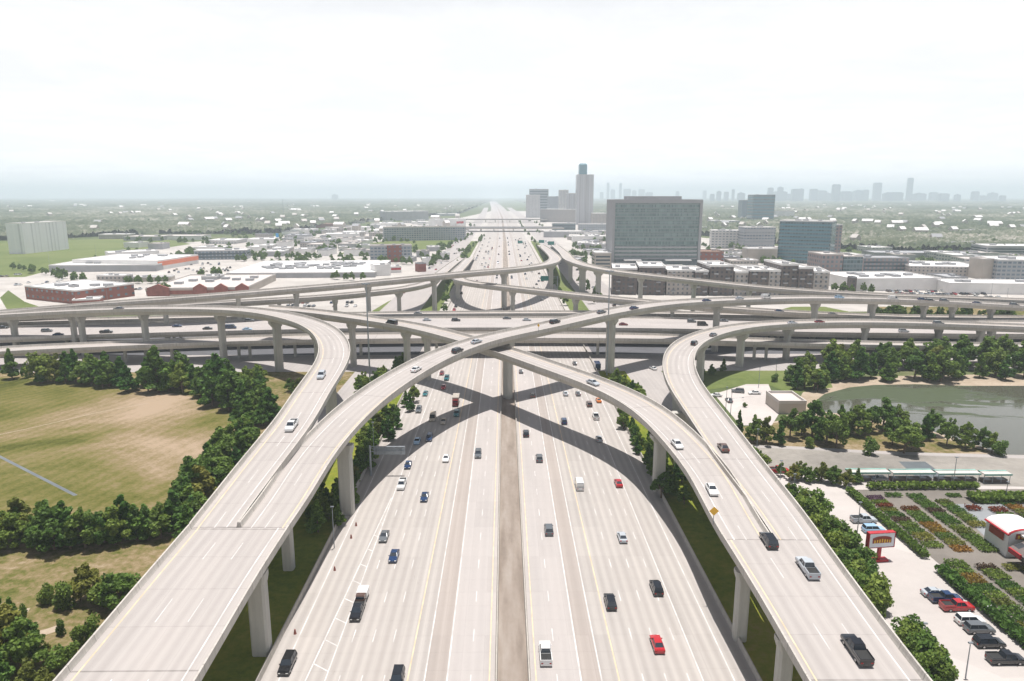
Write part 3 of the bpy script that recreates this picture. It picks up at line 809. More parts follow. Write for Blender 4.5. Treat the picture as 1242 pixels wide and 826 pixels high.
# barriers along the freeway
def barrier(name, x, label, y0=-60, y1=1400, h=.95, w=.5, mat='barrier'):
    b_ = MB(); ys = [y for y in YS if y0 <= y <= y1]
    for a, c in zip(ys[:-1], ys[1:]):
        A0, A1 = fx(a), fx(c)
        lo = lambda s, o: (x + o + (A0 if s == 0 else A1), a if s == 0 else c)
        for (o1, z1), (o2, z2) in (((-w / 2, 0), (-w / 5, h)), ((-w / 5, h), (w / 5, h)), ((w / 5, h), (w / 2, 0))):
            p, q = lo(0, o1), lo(0, o2); r_, t_ = lo(1, o2), lo(1, o1)
            b_.face([(p[0], p[1], z1), (q[0], q[1], z2), (r_[0], r_[1], z2), (t_[0], t_[1], z1)][::-1], 0)
    return tag(b_.build(name, M[mat]), label, 'barrier', 'concrete barriers along the freeway')
barrier('concrete_barrier', -1.5, 'low concrete barrier on the field side of the stained median strip')
barrier('concrete_barrier', 3.8, 'low concrete barrier on the pond side of the stained median strip')
barrier('concrete_barrier', -39.4, 'concrete barrier along the freeway shoulder next to the green ditch under the field side ramp', h=1.1)
barrier('concrete_barrier', 40.4, 'concrete barrier along the shaded freeway shoulder on the pond side', h=1.1)
# frontage roads
mb = MB(); strip(mb, -84, -57, 0.03, ys=[420, 500, 600, 800, 1000, 1200, 1500, 2000, 2500, 3000, 3800, 4500]); strip(mb, 57, 88, 0.03, ys=[420, 500, 600, 800, 1000, 1200, 1500, 2000, 2500, 3000, 3800, 4500])
tag(mb.build('frontage_road', M['street']), kind='structure')
mb = MB(); strip(mb, -66, -51, 0.034, ys=[190, 240, 300, 320]); strip(mb, 53, 69, 0.034, ys=[180, 240, 300, 320])
tag(mb.build('frontage_road', M['street']), kind='structure')
rect_sheet('cross_street', -420, 420, 300, 332, 0.020, 'street')
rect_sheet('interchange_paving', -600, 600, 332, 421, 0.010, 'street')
for a_, b_ in ((-600, -42), (43, 600)): rect_sheet('underpass_shade', a_, b_, 333.5, 402, 0.016, 'asphalt')  # dark asphalt sheets added to deepen the shade beneath the beltway decks
# green verges beside freeway
rect_sheet('grass_verge', -57.5, -39.8, 30, 300, 0.008, 'grass'); rect_sheet('grass_verge', 40.8, 57.5, 30, 300, 0.008, 'grass')
rect_sheet('grass_verge', -57, -44, 424, 1200, 0.02, 'lawn'); rect_sheet('grass_verge', 44, 57, 424, 1200, 0.02, 'lawn')
# field side
rect_sheet('scrub', -420, -57.5, 30, 300, 0.0, 'scrub')
px_sheet('field', [(-120, 470), (0, 458), (90, 462), (170, 472), (260, 484), (278, 500), (277, 515), (245, 555), (215, 590), (196, 625), (120, 640), (-120, 640)], 0.02, 'field')
px_sheet('grass_verge', [(-100, 444), (300, 446), (380, 452), (360, 500), (260, 484), (90, 462), (-100, 462)], 0.012, 'scrub')
def px_strip(name, pix, w, z, mat):
    pts = smooth([(*P(x, y), w) for x, y in pix], 6)
    pts[:, 2] = z
    b_ = MB(); sweep(b_, pts, [(-1, 0, 0), (1, 0, 0)], False)
    return tag(b_.build(name, M[mat]), kind='structure')
px_strip('drainage_ditch', [(-60, 523), (0, 554), (45, 577), (92, 601)], .95, 0.03, 'canalwater')
px_strip('footpath', [(-60, 536), (0, 527), (60, 514), (120, 500), (180, 489)], .45, 0.028, 'dirt')
px_strip('footpath', [(30, 738), (20, 755), (40, 770), (75, 760)], 2.0, 0.01, 'dirt')
# pond side
px_sheet('grass_verge', [(845, 447), (1000, 443), (1010, 470), (960, 478), (930, 466), (880, 470), (850, 474)], 0.015, 'lawn')
px_sheet('parking_lot', [(866, 478), (905, 466), (932, 466), (946, 500), (936, 516), (898, 516)], 0.022, 'lot')
px_sheet('bank', [(960, 500), (975, 474), (1040, 457), (1300, 452), (1300, 575), (1100, 552), (905, 546), (895, 520), (945, 510)], 0.005, 'dirt')
px_sheet('grass_verge', [(905, 546), (900, 518), (1000, 505), (1060, 512), (1160, 536), (1200, 548), (1060, 553)], 0.011, 'scrub')
px_sheet('pond', [(984, 490), (1000, 478), (1030, 470), (1060, 467), (1110, 466), (1170, 468), (1300, 468), (1420, 480), (1420, 600), (1290, 565), (1242, 556), (1215, 551), (1180, 538), (1120, 520), (1070, 505), (1010, 501), (986, 497)], 0.03, 'pond')
px_sheet('drainage_channel', [(918, 541), (1060, 548), (1300, 553), (1300, 592), (1080, 586), (930, 567)], 0.035, 'bank')
px_strip('service_road', [(905, 541), (980, 544), (1070, 549), (1300, 556)], 2.6, 0.05, 'street')
px_sheet('channel_water', [(1090, 560), (1122, 560), (1150, 580), (1112, 580)], 0.05, 'canalwater')
sheet('parking_lot', [(56, 60), (165, 60), (260, 176), (260, 186), (72, 184), (58, 160)], 0.014, 'lot')
# paving of the city beyond the beltway
px_sheet('city_paving', [(-180, 384), (-180, 336), (60, 330), (60, 306), (240, 293), (340, 286), (440, 275), (560, 264), (596, 256), (640, 256), (700, 266), (850, 288), (940, 298), (1060, 318), (1400, 330), (1400, 376)], -0.02, 'city')
px_sheet('lawn', [(-180, 338), (-180, 292), (60, 292), (190, 288), (232, 296), (150, 308), (100, 318), (30, 336)], 0.0, 'lawn')
px_sheet('lawn', [(0, 361), (10, 352), (30, 366), (60, 376), (10, 378)], 0.012, 'lawn')
px_sheet('lawn', [(412, 308), (440, 296), (480, 291), (556, 290), (540, 300), (500, 306)], 0.012, 'lawn')
px_sheet('lawn', [(440, 384), (470, 366), (505, 350), (520, 352), (500, 372), (480, 384)], 0.012, 'lawn')
px_sheet('lawn', [(702, 336), (716, 336), (780, 384), (740, 384)], 0.012, 'lawn')
px_sheet('lawn', [(930, 380), (960, 372), (1000, 372), (1060, 384), (1040, 388), (960, 386)], 0.012, 'lawn')
px_sheet('lawn', [(1060, 372), (1300, 372), (1300, 392), (1120, 392)], 0.016, 'scrub')
# ------------------------------------------------------------------ trees
def leaf_cloud(clumps, n, size, rs, flat=0.55):
    """clumps: rows (x, y, z, rx, ry, rz). n small quads spread over and inside them"""
    cl = np.array(clumps, float)
    vol = (cl[:, 3] * cl[:, 4] * cl[:, 5]) ** (2 / 3.)
    idx = rs.choice(len(cl), n, p=vol / vol.sum())
    d = rs.normal(size=(n, 3)); d /= np.linalg.norm(d, axis=1)[:, None]
    rad = rs.uniform(0.45, 1.08, n) ** 0.6
    c = cl[idx, :3] + d * rad[:, None] * cl[idx, 3:]
    nrm = d * 0.7 + rs.normal(size=(n, 3)) * 0.6; nrm[:, 2] += 0.25
    nrm /= np.linalg.norm(nrm, axis=1)[:, None]
    a = np.cross(nrm, rs.normal(size=(n, 3))); a /= np.linalg.norm(a, axis=1)[:, None]
    b = np.cross(nrm, a)
    s = size * rs.uniform(0.6, 1.35, n)[:, None]
    q = np.stack([c - a * s * .5 - b * s * .2, c + a * s * .1 - b * s * .5, c + a * s * .5 + b * s * .15, c - a * s * .12 + b * s * .5], 1)
    return q.reshape(-1, 3)

def quads_mesh(name, v, mat):
    n = len(v) // 4
    me = bpy.data.meshes.new(name)
    me.vertices.add(len(v)); me.vertices.foreach_set('co', v.astype(np.float32).ravel())
    me.loops.add(len(v)); me.loops.foreach_set('vertex_index', np.arange(len(v), dtype=np.int32))
    me.polygons.add(n); me.polygons.foreach_set('loop_start', np.arange(0, len(v), 4, dtype=np.int32))
    try: me.polygons.foreach_set('loop_total', np.full(n, 4, dtype=np.int32))
    except Exception: pass
    me.materials.append(mat); me.update(calc_edges=True)
    return me

def tree_meshes(seed, kind, n=1500, leaf=0.75):
    """unit tree about 10 m high"""
    rs = np.random.RandomState(seed)
    tk = MB(); cl = []
    if kind == 'pine':
        tk.tube((0, 0, -.3), (0, 0, 6.5), .24, .08, 7, 0)
        for k in range(26):
            z = 1.6 + 8.0 * k / 25.
            r_ = 2.5 * (1 - (z - 1.4) / 9.0) ** 0.8 + 0.25
            an = rs.uniform(0, 2 * PI); o = r_ * rs.uniform(0.3, 0.85)
            cl.append((math.cos(an) * o, math.sin(an) * o, z, r_ * .5, r_ * .5, .7))
            if k > 22: cl[-1] = (0, 0, z, .45, .45, .7)
            if k % 3 == 0: tk.tube((0, 0, z - .4), (math.cos(an) * o * 1.4, math.sin(an) * o * 1.4, z), .07, .03, 5, 0)
    elif kind == 'shrub':
        for k in range(3): tk.tube((0, 0, -.2), (rs.uniform(-1, 1), rs.uniform(-1, 1), 2.5), .12, .05, 6, 0)
        for k in range(11):
            an = rs.uniform(0, 2 * PI); o = rs.uniform(0, 2.3)
            cl.append((math.cos(an) * o, math.sin(an) * o, rs.uniform(1.0, 5.0), rs.uniform(1.1, 1.9), rs.uniform(1.1, 1.9), rs.uniform(1.0, 1.7)))
    else:
        lean = rs.uniform(-.3, .3, 2)
        tk.tube((0, 0, -.3), (lean[0], lean[1], 3.6), .30, .2, 8, 0)
        nb = rs.randint(5, 9)
        for k in range(nb):
            an = 2 * PI * k / nb + rs.uniform(-.4, .4); o = rs.uniform(1.3, 2.7)
            z = rs.uniform(4.0, 7.4)
            p = (lean[0] + math.cos(an) * o, lean[1] + math.sin(an) * o, z)
            tk.tube((lean[0], lean[1], 2.2 + rs.uniform(0, 1.4)), p, .13, .05, 5, 0)
            q_ = rs.uniform(.9, 1.7); cl.append((*p, q_, q_ * rs.uniform(.8, 1.2), q_ * rs.uniform(.6, 1.0)))
            cl.append((p[0] * rs.uniform(1.0, 1.5), p[1] * rs.uniform(1.0, 1.5), z - rs.uniform(.8, 2.6), 1.1, 1.1, .85))
        for k in range(5):
            cl.append((lean[0] + rs.uniform(-1.4, 1.4), lean[1] + rs.uniform(-1.4, 1.4), 6.6 + .75 * k, rs.uniform(.8, 1.4) - .1 * k, rs.uniform(.8, 1.4) - .1 * k, rs.uniform(.8, 1.2)))
    mat = {'pine': 'leaf_pine', 'oak': 'leaf_oak', 'shrub': 'leaf_oak', 'yellow': 'leaf_yellow', 'hedge': 'leaf_hedge'}[kind]
    return tk.mesh('trunk', M['bark']), quads_mesh('crown', leaf_cloud(cl, n, leaf, rs), M[mat])
TREE = {}
for kd, ns in (('pine', 4), ('oak', 5), ('shrub', 3), ('yellow', 2)):
    TREE[kd] = [tree_meshes(100 + 7 * i + len(kd), kd, 2600 if kd != 'shrub' else 1300, .58) for i in range(ns)]
TREE['far'] = [tree_meshes(300 + i, 'oak', 320, 1.5) for i in range(3)]
ALLT = []
HS = {'trees round the mown field': 1.25, 'trees on the far bank of the pond': 1.1}
def tree(p, H, kind='oak', wide=1.0, name='tree', group=None, desc=''):
    H *= HS.get(group, 1.0) * random.uniform(.85, 1.15)
    if kind == 'oak' and random.random() < .22: kind = 'pine'
    elif kind == 'oak' and random.random() < .1: kind = 'yellow'
    tk, cr = TREE[kind][random.randrange(len(TREE[kind]))]
    t = empty(name, (p[0], p[1], p[2] if len(p) > 2 else 0), random.uniform(0, 6.28))
    base = 10.0 if kind not in ('shrub',) else 6.0
    s = H / base
    t.scale = (s * wide * random.uniform(.9, 1.1), s * wide * random.uniform(.9, 1.1), s)
    link('trunk', tk, t); link('crown', cr, t)
    ALLT.append((t, group, desc)); return t

def trees_at(lst, group, desc, kind='oak', name='tree', wide=1.0):
    for a in lst:
        x, y, H = a[:3]
        k = a[3] if len(a) > 3 else kind
        tree(P(x, y), H, k, a[4] if len(a) > 4 else wide, name, group, desc)
def tree_line(pix, n, hr, group, desc, kinds=('oak',), jit=3.0, wide=1.0, name='tree'):
    pts = smooth([(*P(x, y), 1) for x, y in pix], 2)
    for k in range(n):
        q = pts[int((k + random.random() * .8) / n * (len(pts) - 1))]
        tree((q[0] + random.uniform(-jit, jit), q[1] + random.uniform(-jit, jit), 0), random.uniform(*hr), random.choice(kinds), wide, name, group, desc)

# field side: back row
g1 = 'trees round the mown field'
trees_at([(15, 460, 11, 'oak'), (31, 459, 6, 'yellow', .8), (55, 463, 8.5, 'oak'), (68, 464, 10.5, 'oak'), (80, 465, 9), (92, 464, 11, 'oak'), (110, 460, 9.5), (125, 470, 9.5, 'pine', 1.4), (133, 469, 9, 'oak'),
          (155, 475, 9.5, 'pine', 1.4), (180, 476, 9), (192, 476, 13.5, 'pine', 1.2), (205, 475, 9, 'oak', 1.1), (222, 476, 10, 'oak', 1.1), (236, 476, 9, 'pine', 1.3)], g1,
         'dark tree between mown field and beltway', 'oak')
tree_line([(50, 462), (140, 466), (240, 472)], 16, (8, 11), g1, 'dark tree between mown field and beltway', ('pine', 'oak'), 3, 1.2)
tree_line([(248, 480), (262, 488), (275, 500)], 7, (10, 13), g1, 'dark tree between mown field and beltway', ('pine', 'oak'), 3, 1.15)
g2 = 'dense trees between the field and the ramp'
dsc = 'bushy tree in the belt between field and ramp'
tree_line([(262, 470), (290, 474), (322, 480)], 9, (10, 13), g2, dsc, ('pine', 'oak'), 4, 1.2)
tree_line([(285, 492), (310, 500), (332, 495)], 8, (10, 13), g2, dsc, ('pine', 'oak'), 4, 1.2)
tree_line([(285, 512), (318, 515), (340, 506)], 7, (9, 12), g2, dsc, ('oak', 'pine'), 3, 1.2)
tree_line([(350, 474), (365, 480)], 3, (5, 7), g2, dsc, ('oak',), 3, 1.2)
tree_line([(290, 535), (262, 575), (232, 612), (205, 655)], 12, (8.5, 11), g2, dsc, ('oak', 'pine'), 2.5, 1.2)
tree_line([(308, 540), (280, 578), (250, 622), (222, 660)], 12, (8, 10), g2, dsc, ('oak', 'pine'), 2.5, 1.2)
g3 = 'tree row along the front of the mown field'
trees_at([(18, 664, 9.5, 'oak', 1.2), (-6, 668, 9, 'oak', 1.1), (48, 664, 7, 'oak', 1.0), (66, 666, 9.5, 'oak', 1.25), (86, 666, 10, 'oak', 1.2), (104, 664, 9, 'oak', 1.2), (122, 662, 9, 'oak', 1.1), (140, 660, 8, 'oak'), (152, 655, 9.5, 'pine', 1.1),
          (166, 655, 8.5, 'pine', 1.1), (180, 655, 8.5, 'oak', 1), (196, 652, 9, 'oak', 1.1)], g3, 'round tree along the front edge of the mown field')
tree_line([(10, 656), (100, 658), (200, 650)], 14, (7, 9.5), g3, 'round tree along the front edge of the mown field', ('oak', 'pine'), 2, 1.2)
g4 = 'shrubs on the scrub by the ramp'
trees_at([(60, 732, 4.6, 'shrub', .8), (80, 738, 5.2, 'shrub', .85), (98, 728, 6.4, 'yellow', .9), (116, 729, 7.2, 'yellow', 1.0), (128, 736, 5, 'shrub', .9), (146, 742, 7.6, 'oak', 1.15), (158, 735, 6, 'oak', 1),
          (112, 778, 5, 'shrub', .85), (98, 783, 4, 'shrub', .7), (75, 770, 3, 'shrub', .6), (70, 812, 4, 'shrub', 1.0), (88, 802, 3.4, 'shrub', 1.0), (58, 795, 3, 'yellow', .9), (30, 752, 3.2, 'shrub', .6)], g4, 'shrub on the dry scrub beside the broad ramp', name='shrub')
g5 = 'trees in the near field corner'
trees_at([(8, 800, 9.5, 'oak', 1.1), (28, 815, 9, 'oak', 1.1), (-12, 770, 10, 'oak', 1.1), (2, 846, 9, 'oak', 1.1), (42, 850, 7.5, 'oak', 1), (18, 775, 8, 'pine', 1.0), (36, 790, 6, 'oak'), (-20, 820, 10, 'oak'), (60, 860, 6, 'oak')], g5, 'tall tree in the near corner of the scrub')
# under and beside the ramps, field side
g6 = 'trees between the ramps and the freeway'
dsc = 'tree in the strip between field side ramps and freeway'
tree_line([(436, 480), (462, 466), (490, 452)], 8, (6.5, 9), g6, dsc, ('oak',), 2, 1)
tree_line([(412, 640), (425, 600), (446, 560), (470, 528), (486, 504), (500, 486)], 20, (5, 8), g6, dsc, ('oak', 'pine'), 2.2, 1)
tree_line([(388, 632), (400, 600)], 5, (4, 6), g6, dsc, ('oak',), 2, 1)
tree_line([(440, 548), (455, 522), (470, 503)], 8, (5, 7.5), g6, dsc, ('oak', 'pine'), 2.5, 1.1)
tree_line([(398, 640), (415, 605), (432, 570)], 8, (4, 7), g6, dsc, ('oak', 'pine'), 2.5, 1.1)
# pond side strip under the ramp
g7 = 'trees under the pond side ramps'
dsc = 'tree in the strip under the pond side flyovers'
tree_line([(745, 472), (762, 480), (782, 498)], 9, (5.5, 8), g7, dsc, ('oak',), 2, 1)
tree_line([(755, 510), (775, 545), (800, 590), (812, 612)], 17, (4.5, 7), g7, dsc, ('oak', 'pine'), 1.6, 1)
tree_line([(790, 540), (822, 590), (845, 622)], 11, (4.5, 6.5), g7, dsc, ('oak',), 2.5, 1)
# beside the pond side ramp
g8 = 'bushes between the ramp and the garden centre lot'
dsc = 'green bush between ramp and garden centre lot'
tree_line([(950, 602), (968, 616), (985, 622), (965, 630)], 9, (4.5, 6.5), g8, dsc, ('shrub', 'oak'), 2.2, 1, 'shrub')
tree_line([(985, 640), (1005, 665), (1030, 700), (1058, 742), (1068, 750)], 26, (4.5, 6.5), g8, dsc, ('shrub', 'oak'), 1.6, 1, 'shrub')
tree_line([(1000, 650), (1040, 690), (1070, 735)], 12, (4, 6), g8, dsc, ('shrub',), 1.6, 1, 'shrub')
tree_line([(1095, 795), (1125, 815), (1150, 840)], 12, (4, 5.5), g8, dsc, ('shrub', 'oak'), 1.6, 1, 'shrub')
tree_line([(1100, 780), (1100, 830), (1135, 850)], 8, (4, 5.5), g8, dsc, ('shrub',), 1.6, 1, 'shrub')
# pond
g9 = 'trees on the far bank of the pond'
dsc = 'tree on the far bank of the pond'
tree_line([(955, 464), (985, 474), (1000, 468)], 8, (7, 10), g9, dsc, ('oak',), 3, 1.15)
tree_line([(1005, 462), (1060, 460), (1120, 461), (1180, 459), (1300, 457)], 26, (9.5, 12.5), g9, dsc, ('oak', 'pine'), 4, 1.15)
tree_line([(985, 452), (1060, 447), (1180, 446), (1300, 446)], 20, (10, 13), g9, dsc, ('oak',), 4, 1.15)
g10 = 'trees on the near bank of the pond'
dsc = 'bushy tree on the near bank of the pond'
trees_at([(916, 536, 7.5), (930, 538, 8, 'oak', 1.1), (946, 540, 8, 'oak', 1.1), (958, 532, 8.5), (972, 528, 8, 'yellow'), (985, 530, 11), (1002, 538, 12, 'oak', 1.1), (1014, 543, 10), (1018, 528, 9), (1040, 528, 10.5, 'oak', 1.1), (1056, 524, 9), (1070, 522, 10.5), (1082, 540, 10),
          (1096, 550, 9.5, 'oak', 1.2), (1106, 545, 8.5), (1122, 534, 9.5), (1130, 528, 8), (1148, 540, 8.5), (1170, 544, 8.5), (1192, 545, 7.5, 'oak', 1.1), (1203, 549, 6.5), (1213, 553, 4.5, 'shrub'), (1055, 551, 5, 'shrub'), (981, 543, 4, 'shrub'), (1030, 520, 8), (1090, 520, 8)], g10, dsc)
tree_line([(915, 560), (930, 572)], 3, (3, 5), g10, dsc, ('yellow', 'shrub'), 1, 1)
tree_line([(950, 578), (985, 584), (1015, 588), (1050, 588)], 15, (3.4, 5), 'trees along the drainage channel', 'low tree along the drainage channel', ('oak', 'yellow'), 1.6, 1.1)
trees_at([(896, 527, 7.5, 'pine', .6), (940, 463, 3.5, 'shrub'), (955, 462, 4, 'shrub'), (903, 494, 1.8, 'shrub')], 'small trees by the little parking lot', 'small dark tree near the flat beige building')
tree_line([(850, 456), (880, 452)], 5, (4, 6), 'small trees by the little parking lot', 'small dark tree near the flat beige building', ('oak',), 2, 1)
# beyond the beltway
g11 = 'trees beyond the beltway'
tree_line([(1070, 386), (1130, 388)], 10, (7, 10), g11, 'green tree standing beyond the beltway decks', ('oak',), 4, 1.2)
tree_line([(1120, 390), (1250, 393)], 20, (8, 11), g11, 'green tree standing beyond the beltway decks', ('oak', 'pine'), 5, 1.2)
tree_line([(536, 386), (545, 350), (555, 325), (566, 308), (588, 287)], 24, (5, 8), 'trees in the verge beside the far freeway', 'tree in the left verge of the far freeway', ('far',), 2, 1)
tree_line([(690, 384), (668, 330), (655, 306), (640, 285), (630, 270)], 22, (5, 8), 'trees in the verge beside the far freeway', 'tree in the right verge of the far freeway', ('far',), 2, 1)
tree_line([(700, 340), (712, 350), (728, 365), (712, 372)], 10, (5, 7), g11, 'green tree standing beyond the beltway decks', ('oak',), 3, 1.1)
tree_line([(1040, 351), (1062, 357)], 3, (6, 9), g11, 'pale green tree before the long white dealership', ('yellow',), 3, 1.1)
g12 = 'trees among the far shops and lots'
for a, b_, n in (((20, 327), (60, 334), 8), ((60, 336), (110, 343), 10), ((110, 318), (135, 320), 4), ((155, 344), (208, 343), 8), ((178, 357), (210, 356), 5), ((245, 337), (270, 333), 4), ((312, 314), (325, 316), 3), ((338, 314), (366, 314), 5), ((375, 314), (384, 314), 2), ((420, 317), (432, 312), 3),
                 ((400, 339), (440, 340), 5), ((470, 318), (500, 322), 5), ((515, 328), (535, 310), 10), ((545, 300), (575, 285), 8), ((455, 296), (480, 292), 4), ((690, 312), (740, 312), 10), ((700, 303), (735, 305), 8), ((640, 268), (660, 276), 6), ((650, 282), (690, 290), 6), ((700, 272), (738, 272), 6),
                 ((880, 300), (905, 305), 7), ((905, 312), (920, 318), 4), ((860, 312), (940, 320), 6), ((1008, 352), (1030, 356), 5)):
    tree_line([a, b_], n, (6, 9), g12, 'tree among the far shops and lots', ('far',), 4, 1.15)

_rt = random.Random(77)
for k in range(330):
    x, y = (_rt.uniform(150, 575), _rt.uniform(268, 322)) if k % 2 else (_rt.uniform(690, 1242), _rt.uniform(270, 330))
    q0 = P(x, y)
    for j in range(_rt.randint(1, 4)): tree((q0.x + _rt.uniform(-14, 14), q0.y + _rt.uniform(-5, 5), 0), _rt.uniform(5, 9), 'far', 1.25, 'tree', g12, 'tree among the far shops and lots')
# the 300 trees that show largest stay things; the others in view become one mass
def on_view(t):
    x, y = proj(t.location); return -40 < x < 1282 and y < 900
KEEP = []; REST = []
for a in ALLT:
    t = a[0]
    if not on_view(t):
        for c in list(t.children): bpy.data.objects.remove(c)
        bpy.data.objects.remove(t); continue
    (KEEP if t.name.startswith('shrub') else REST).append(a)
REST.sort(key=lambda a: -a[0].scale[2] / a[0].location.length)
KEEP += REST[:290]; REST = REST[290:]
vs = []
for t, gr, ds in REST:
    me = TREE['far'][0][1] if 'unit' in gr else [c for c in bpy.data.objects if c.parent == t and c.name.startswith('crown')][0].data
    n_ = len(me.vertices); co = np.empty(n_ * 3, np.float32); me.vertices.foreach_get('co', co); co = co.reshape(-1, 3)
    c_, s_ = math.cos(t.rotation_euler[2]), math.sin(t.rotation_euler[2])
    co = co * np.array(t.scale[:])
    vs.append(np.stack([co[:, 0] * c_ - co[:, 1] * s_, co[:, 0] * s_ + co[:, 1] * c_, co[:, 2]], 1) + np.array(t.location[:]))
for t, gr, ds in REST:
    for c in [c for c in bpy.data.objects if c.parent == t]: bpy.data.objects.remove(c)
    bpy.data.objects.remove(t)
if vs: tag(link('distant_trees', quads_mesh('distant_trees', np.concatenate(vs), M['leaf_oak'])), 'far off tree crowns massed among shops and verges beyond the beltway', 'trees', None, 'stuff')
ALLT = KEEP
bydesc = {}
for t, gr, ds in ALLT: bydesc.setdefault(ds, []).append((t, gr))
for ds, ts in bydesc.items():
    ts.sort(key=lambda q: proj(q[0].location)[0])
    for i, (t, gr) in enumerate(ts):
        tag(t, ds + ', ' + ordinal(i + 1) + ' from left', 'shrub' if t.name.startswith('shrub') else 'tree', gr)

# far woodland canopy: one uneven sheet of crowns
def canopy():
    LIM = [(-400, 292), (0, 292), (60, 290), (190, 284), (300, 284), (340, 283), (440, 270), (560, 259), (597, 243.5), (598, 238), (622, 238), (623, 243.5), (700, 262), (850, 286), (940, 296), (1000, 301), (1100, 306), (1200, 309), (1700, 314)]
    xs = [a for a, b in LIM]; ys = [b for a, b in LIM]
    nc, nr = 760, 430
    ang = np.linspace(R(-47), R(47), nc)
    rad = np.geomspace(720, 14000, nr)
    A, Q = np.meshgrid(ang, rad)
    rs = np.random.RandomState(5)
    A = A + rs.uniform(-.4, .4, A.shape) * (ang[1] - ang[0])
    X = np.sin(A) * Q; Y = np.cos(A) * Q
    Z = rs.uniform(0, 1, X.shape) ** 1.3 * 7 + 5
    Z += 3 * np.sin(X / 41 + 2 * np.sin(Y / 67)) * np.sin(Y / 53)
    # clearings and streets
    clr = (np.sin(X / 190 + 1.3 * np.sin(Y / 310)) * np.sin(Y / 240 + np.sin(X / 420)) > 0.80) | (np.abs(((X + 60 * np.sin(Y / 500)) % 460) - 230) < 9) | (rs.uniform(0, 1, X.shape) < .04)
    Z[clr] = -.5
    ok = np.zeros(X.shape, bool)
    for i in range(nr):
        for j in range(nc):
            px, py = proj((X[i, j], Y[i, j], 0))
            ok[i, j] = py < np.interp(px, xs, ys)
    idx = -np.ones(X.shape, np.int64); idx[ok] = np.arange(ok.sum())
    v = np.stack([X[ok], Y[ok], Z[ok]], 1)
    q = ok[:-1, :-1] & ok[1:, :-1] & ok[:-1, 1:] & ok[1:, 1:]
    f = np.stack([idx[:-1, :-1][q], idx[:-1, 1:][q], idx[1:, 1:][q], idx[1:, :-1][q]], 1)
    me = bpy.data.meshes.new('woodland')
    me.vertices.add(len(v)); me.vertices.foreach_set('co', v.astype(np.float32).ravel())
    me.loops.add(f.size); me.loops.foreach_set('vertex_index', f.astype(np.int32).ravel())
    me.polygons.add(len(f)); me.polygons.foreach_set('loop_start', np.arange(0, f.size, 4, dtype=np.int32))
    me.materials.append(M['canopy']); me.update(calc_edges=True)
    tag(link('woodland', me), 'dense far off woodland of suburban trees fading into haze', 'woodland', None, 'stuff')
canopy()
# ------------------------------------------------------------------ vehicles (forward is +Y, origin on the ground)
def frustum(mb, x0, y0, y1, z0, X0, Y0, Y1, z1, ms, mt):
    """cabin: bottom half-width x0 from y0..y1 at z0, top half-width X0 from Y0..Y1 at z1"""
    A = [(-x0, y0, z0), (x0, y0, z0), (x0, y1, z0), (-x0, y1, z0)]
    B = [(-X0, Y0, z1), (X0, Y0, z1), (X0, Y1, z1), (-X0, Y1, z1)]
    for i in range(4):
        j = (i + 1) % 4; mb.face([A[i], A[j], B[j], B[i]], ms)
    return B
def body_loft(mb, prof, hw, m=0):
    """prof: list of (y, ztop); closed with floor at z=.28; sides curve in a little"""
    zb = .28
    for s in (-1, 1):
        pass
    n = len(prof)
    rows = []
    for y, zt in prof:
        e = .94 if (y == prof[0][0] or y == prof[-1][0]) else 1.0
        w = hw * e
        rows.append([(-w * .92, y, zb), (-w, y, zb + .25), (-w, y, max(zb + .3, zt - .16)), (-w * .9, y, zt), (w * .9, y, zt), (w, y, max(zb + .3, zt - .16)), (w, y, zb + .25), (w * .92, y, zb)])
    for a, b in zip(rows[:-1], rows[1:]):
        for k in range(8):
            j = (k + 1) % 8
            mb.face([a[k], a[j], b[j], b[k]][::-1], m)
    mb.face(rows[0], m); mb.face(rows[-1][::-1], m)
def wheel(mb, x, y, r=.34, w=.24):
    s = 1 if x > 0 else -1
    mb.tube((x - s * w, y, r), (x, y, r), r, r, 12, 0)
    mb.tube((x, y, r), (x + s * .015, y, r), r * .6, r * .58, 10, 1)
SPEC = {
    'sedan': dict(L=4.7, hw=.92, prof=[(-2.35, .72), (-2.2, .95), (-1.5, .98), (1.0, .98), (1.6, .90), (2.2, .76), (2.35, .6)], cab=(.82, -1.75, 1.05, .93, .62, -1.05, .25, 1.44), wb=1.4),
    'suv': dict(L=4.9, hw=.98, prof=[(-2.45, .85), (-2.35, 1.08), (-1.5, 1.10), (1.1, 1.10), (1.7, 1.04), (2.3, .92), (2.45, .7)], cab=(.90, -2.3, 1.15, 1.05, .72, -2.05, .45, 1.76), wb=1.45),
    'pickup': dict(L=5.8, hw=1.0, prof=[(-2.9, .9), (-2.85, 1.12), (-1.0, 1.12), (1.5, 1.14), (2.2, 1.08), (2.8, .98), (2.9, .75)], cab=(.90, -.75, 1.55, 1.08, .72, -.5, .85, 1.84), wb=1.75),
    'van': dict(L=5.6, hw=1.0, prof=[(-2.8, .9), (-2.75, 1.15), (0, 1.15), (2.0, 1.15), (2.5, 1.0), (2.8, .75)], cab=(.97, -2.7, 2.05, 1.1, .86, -2.6, 1.3, 2.3), wb=1.7),
}
_pm = {}
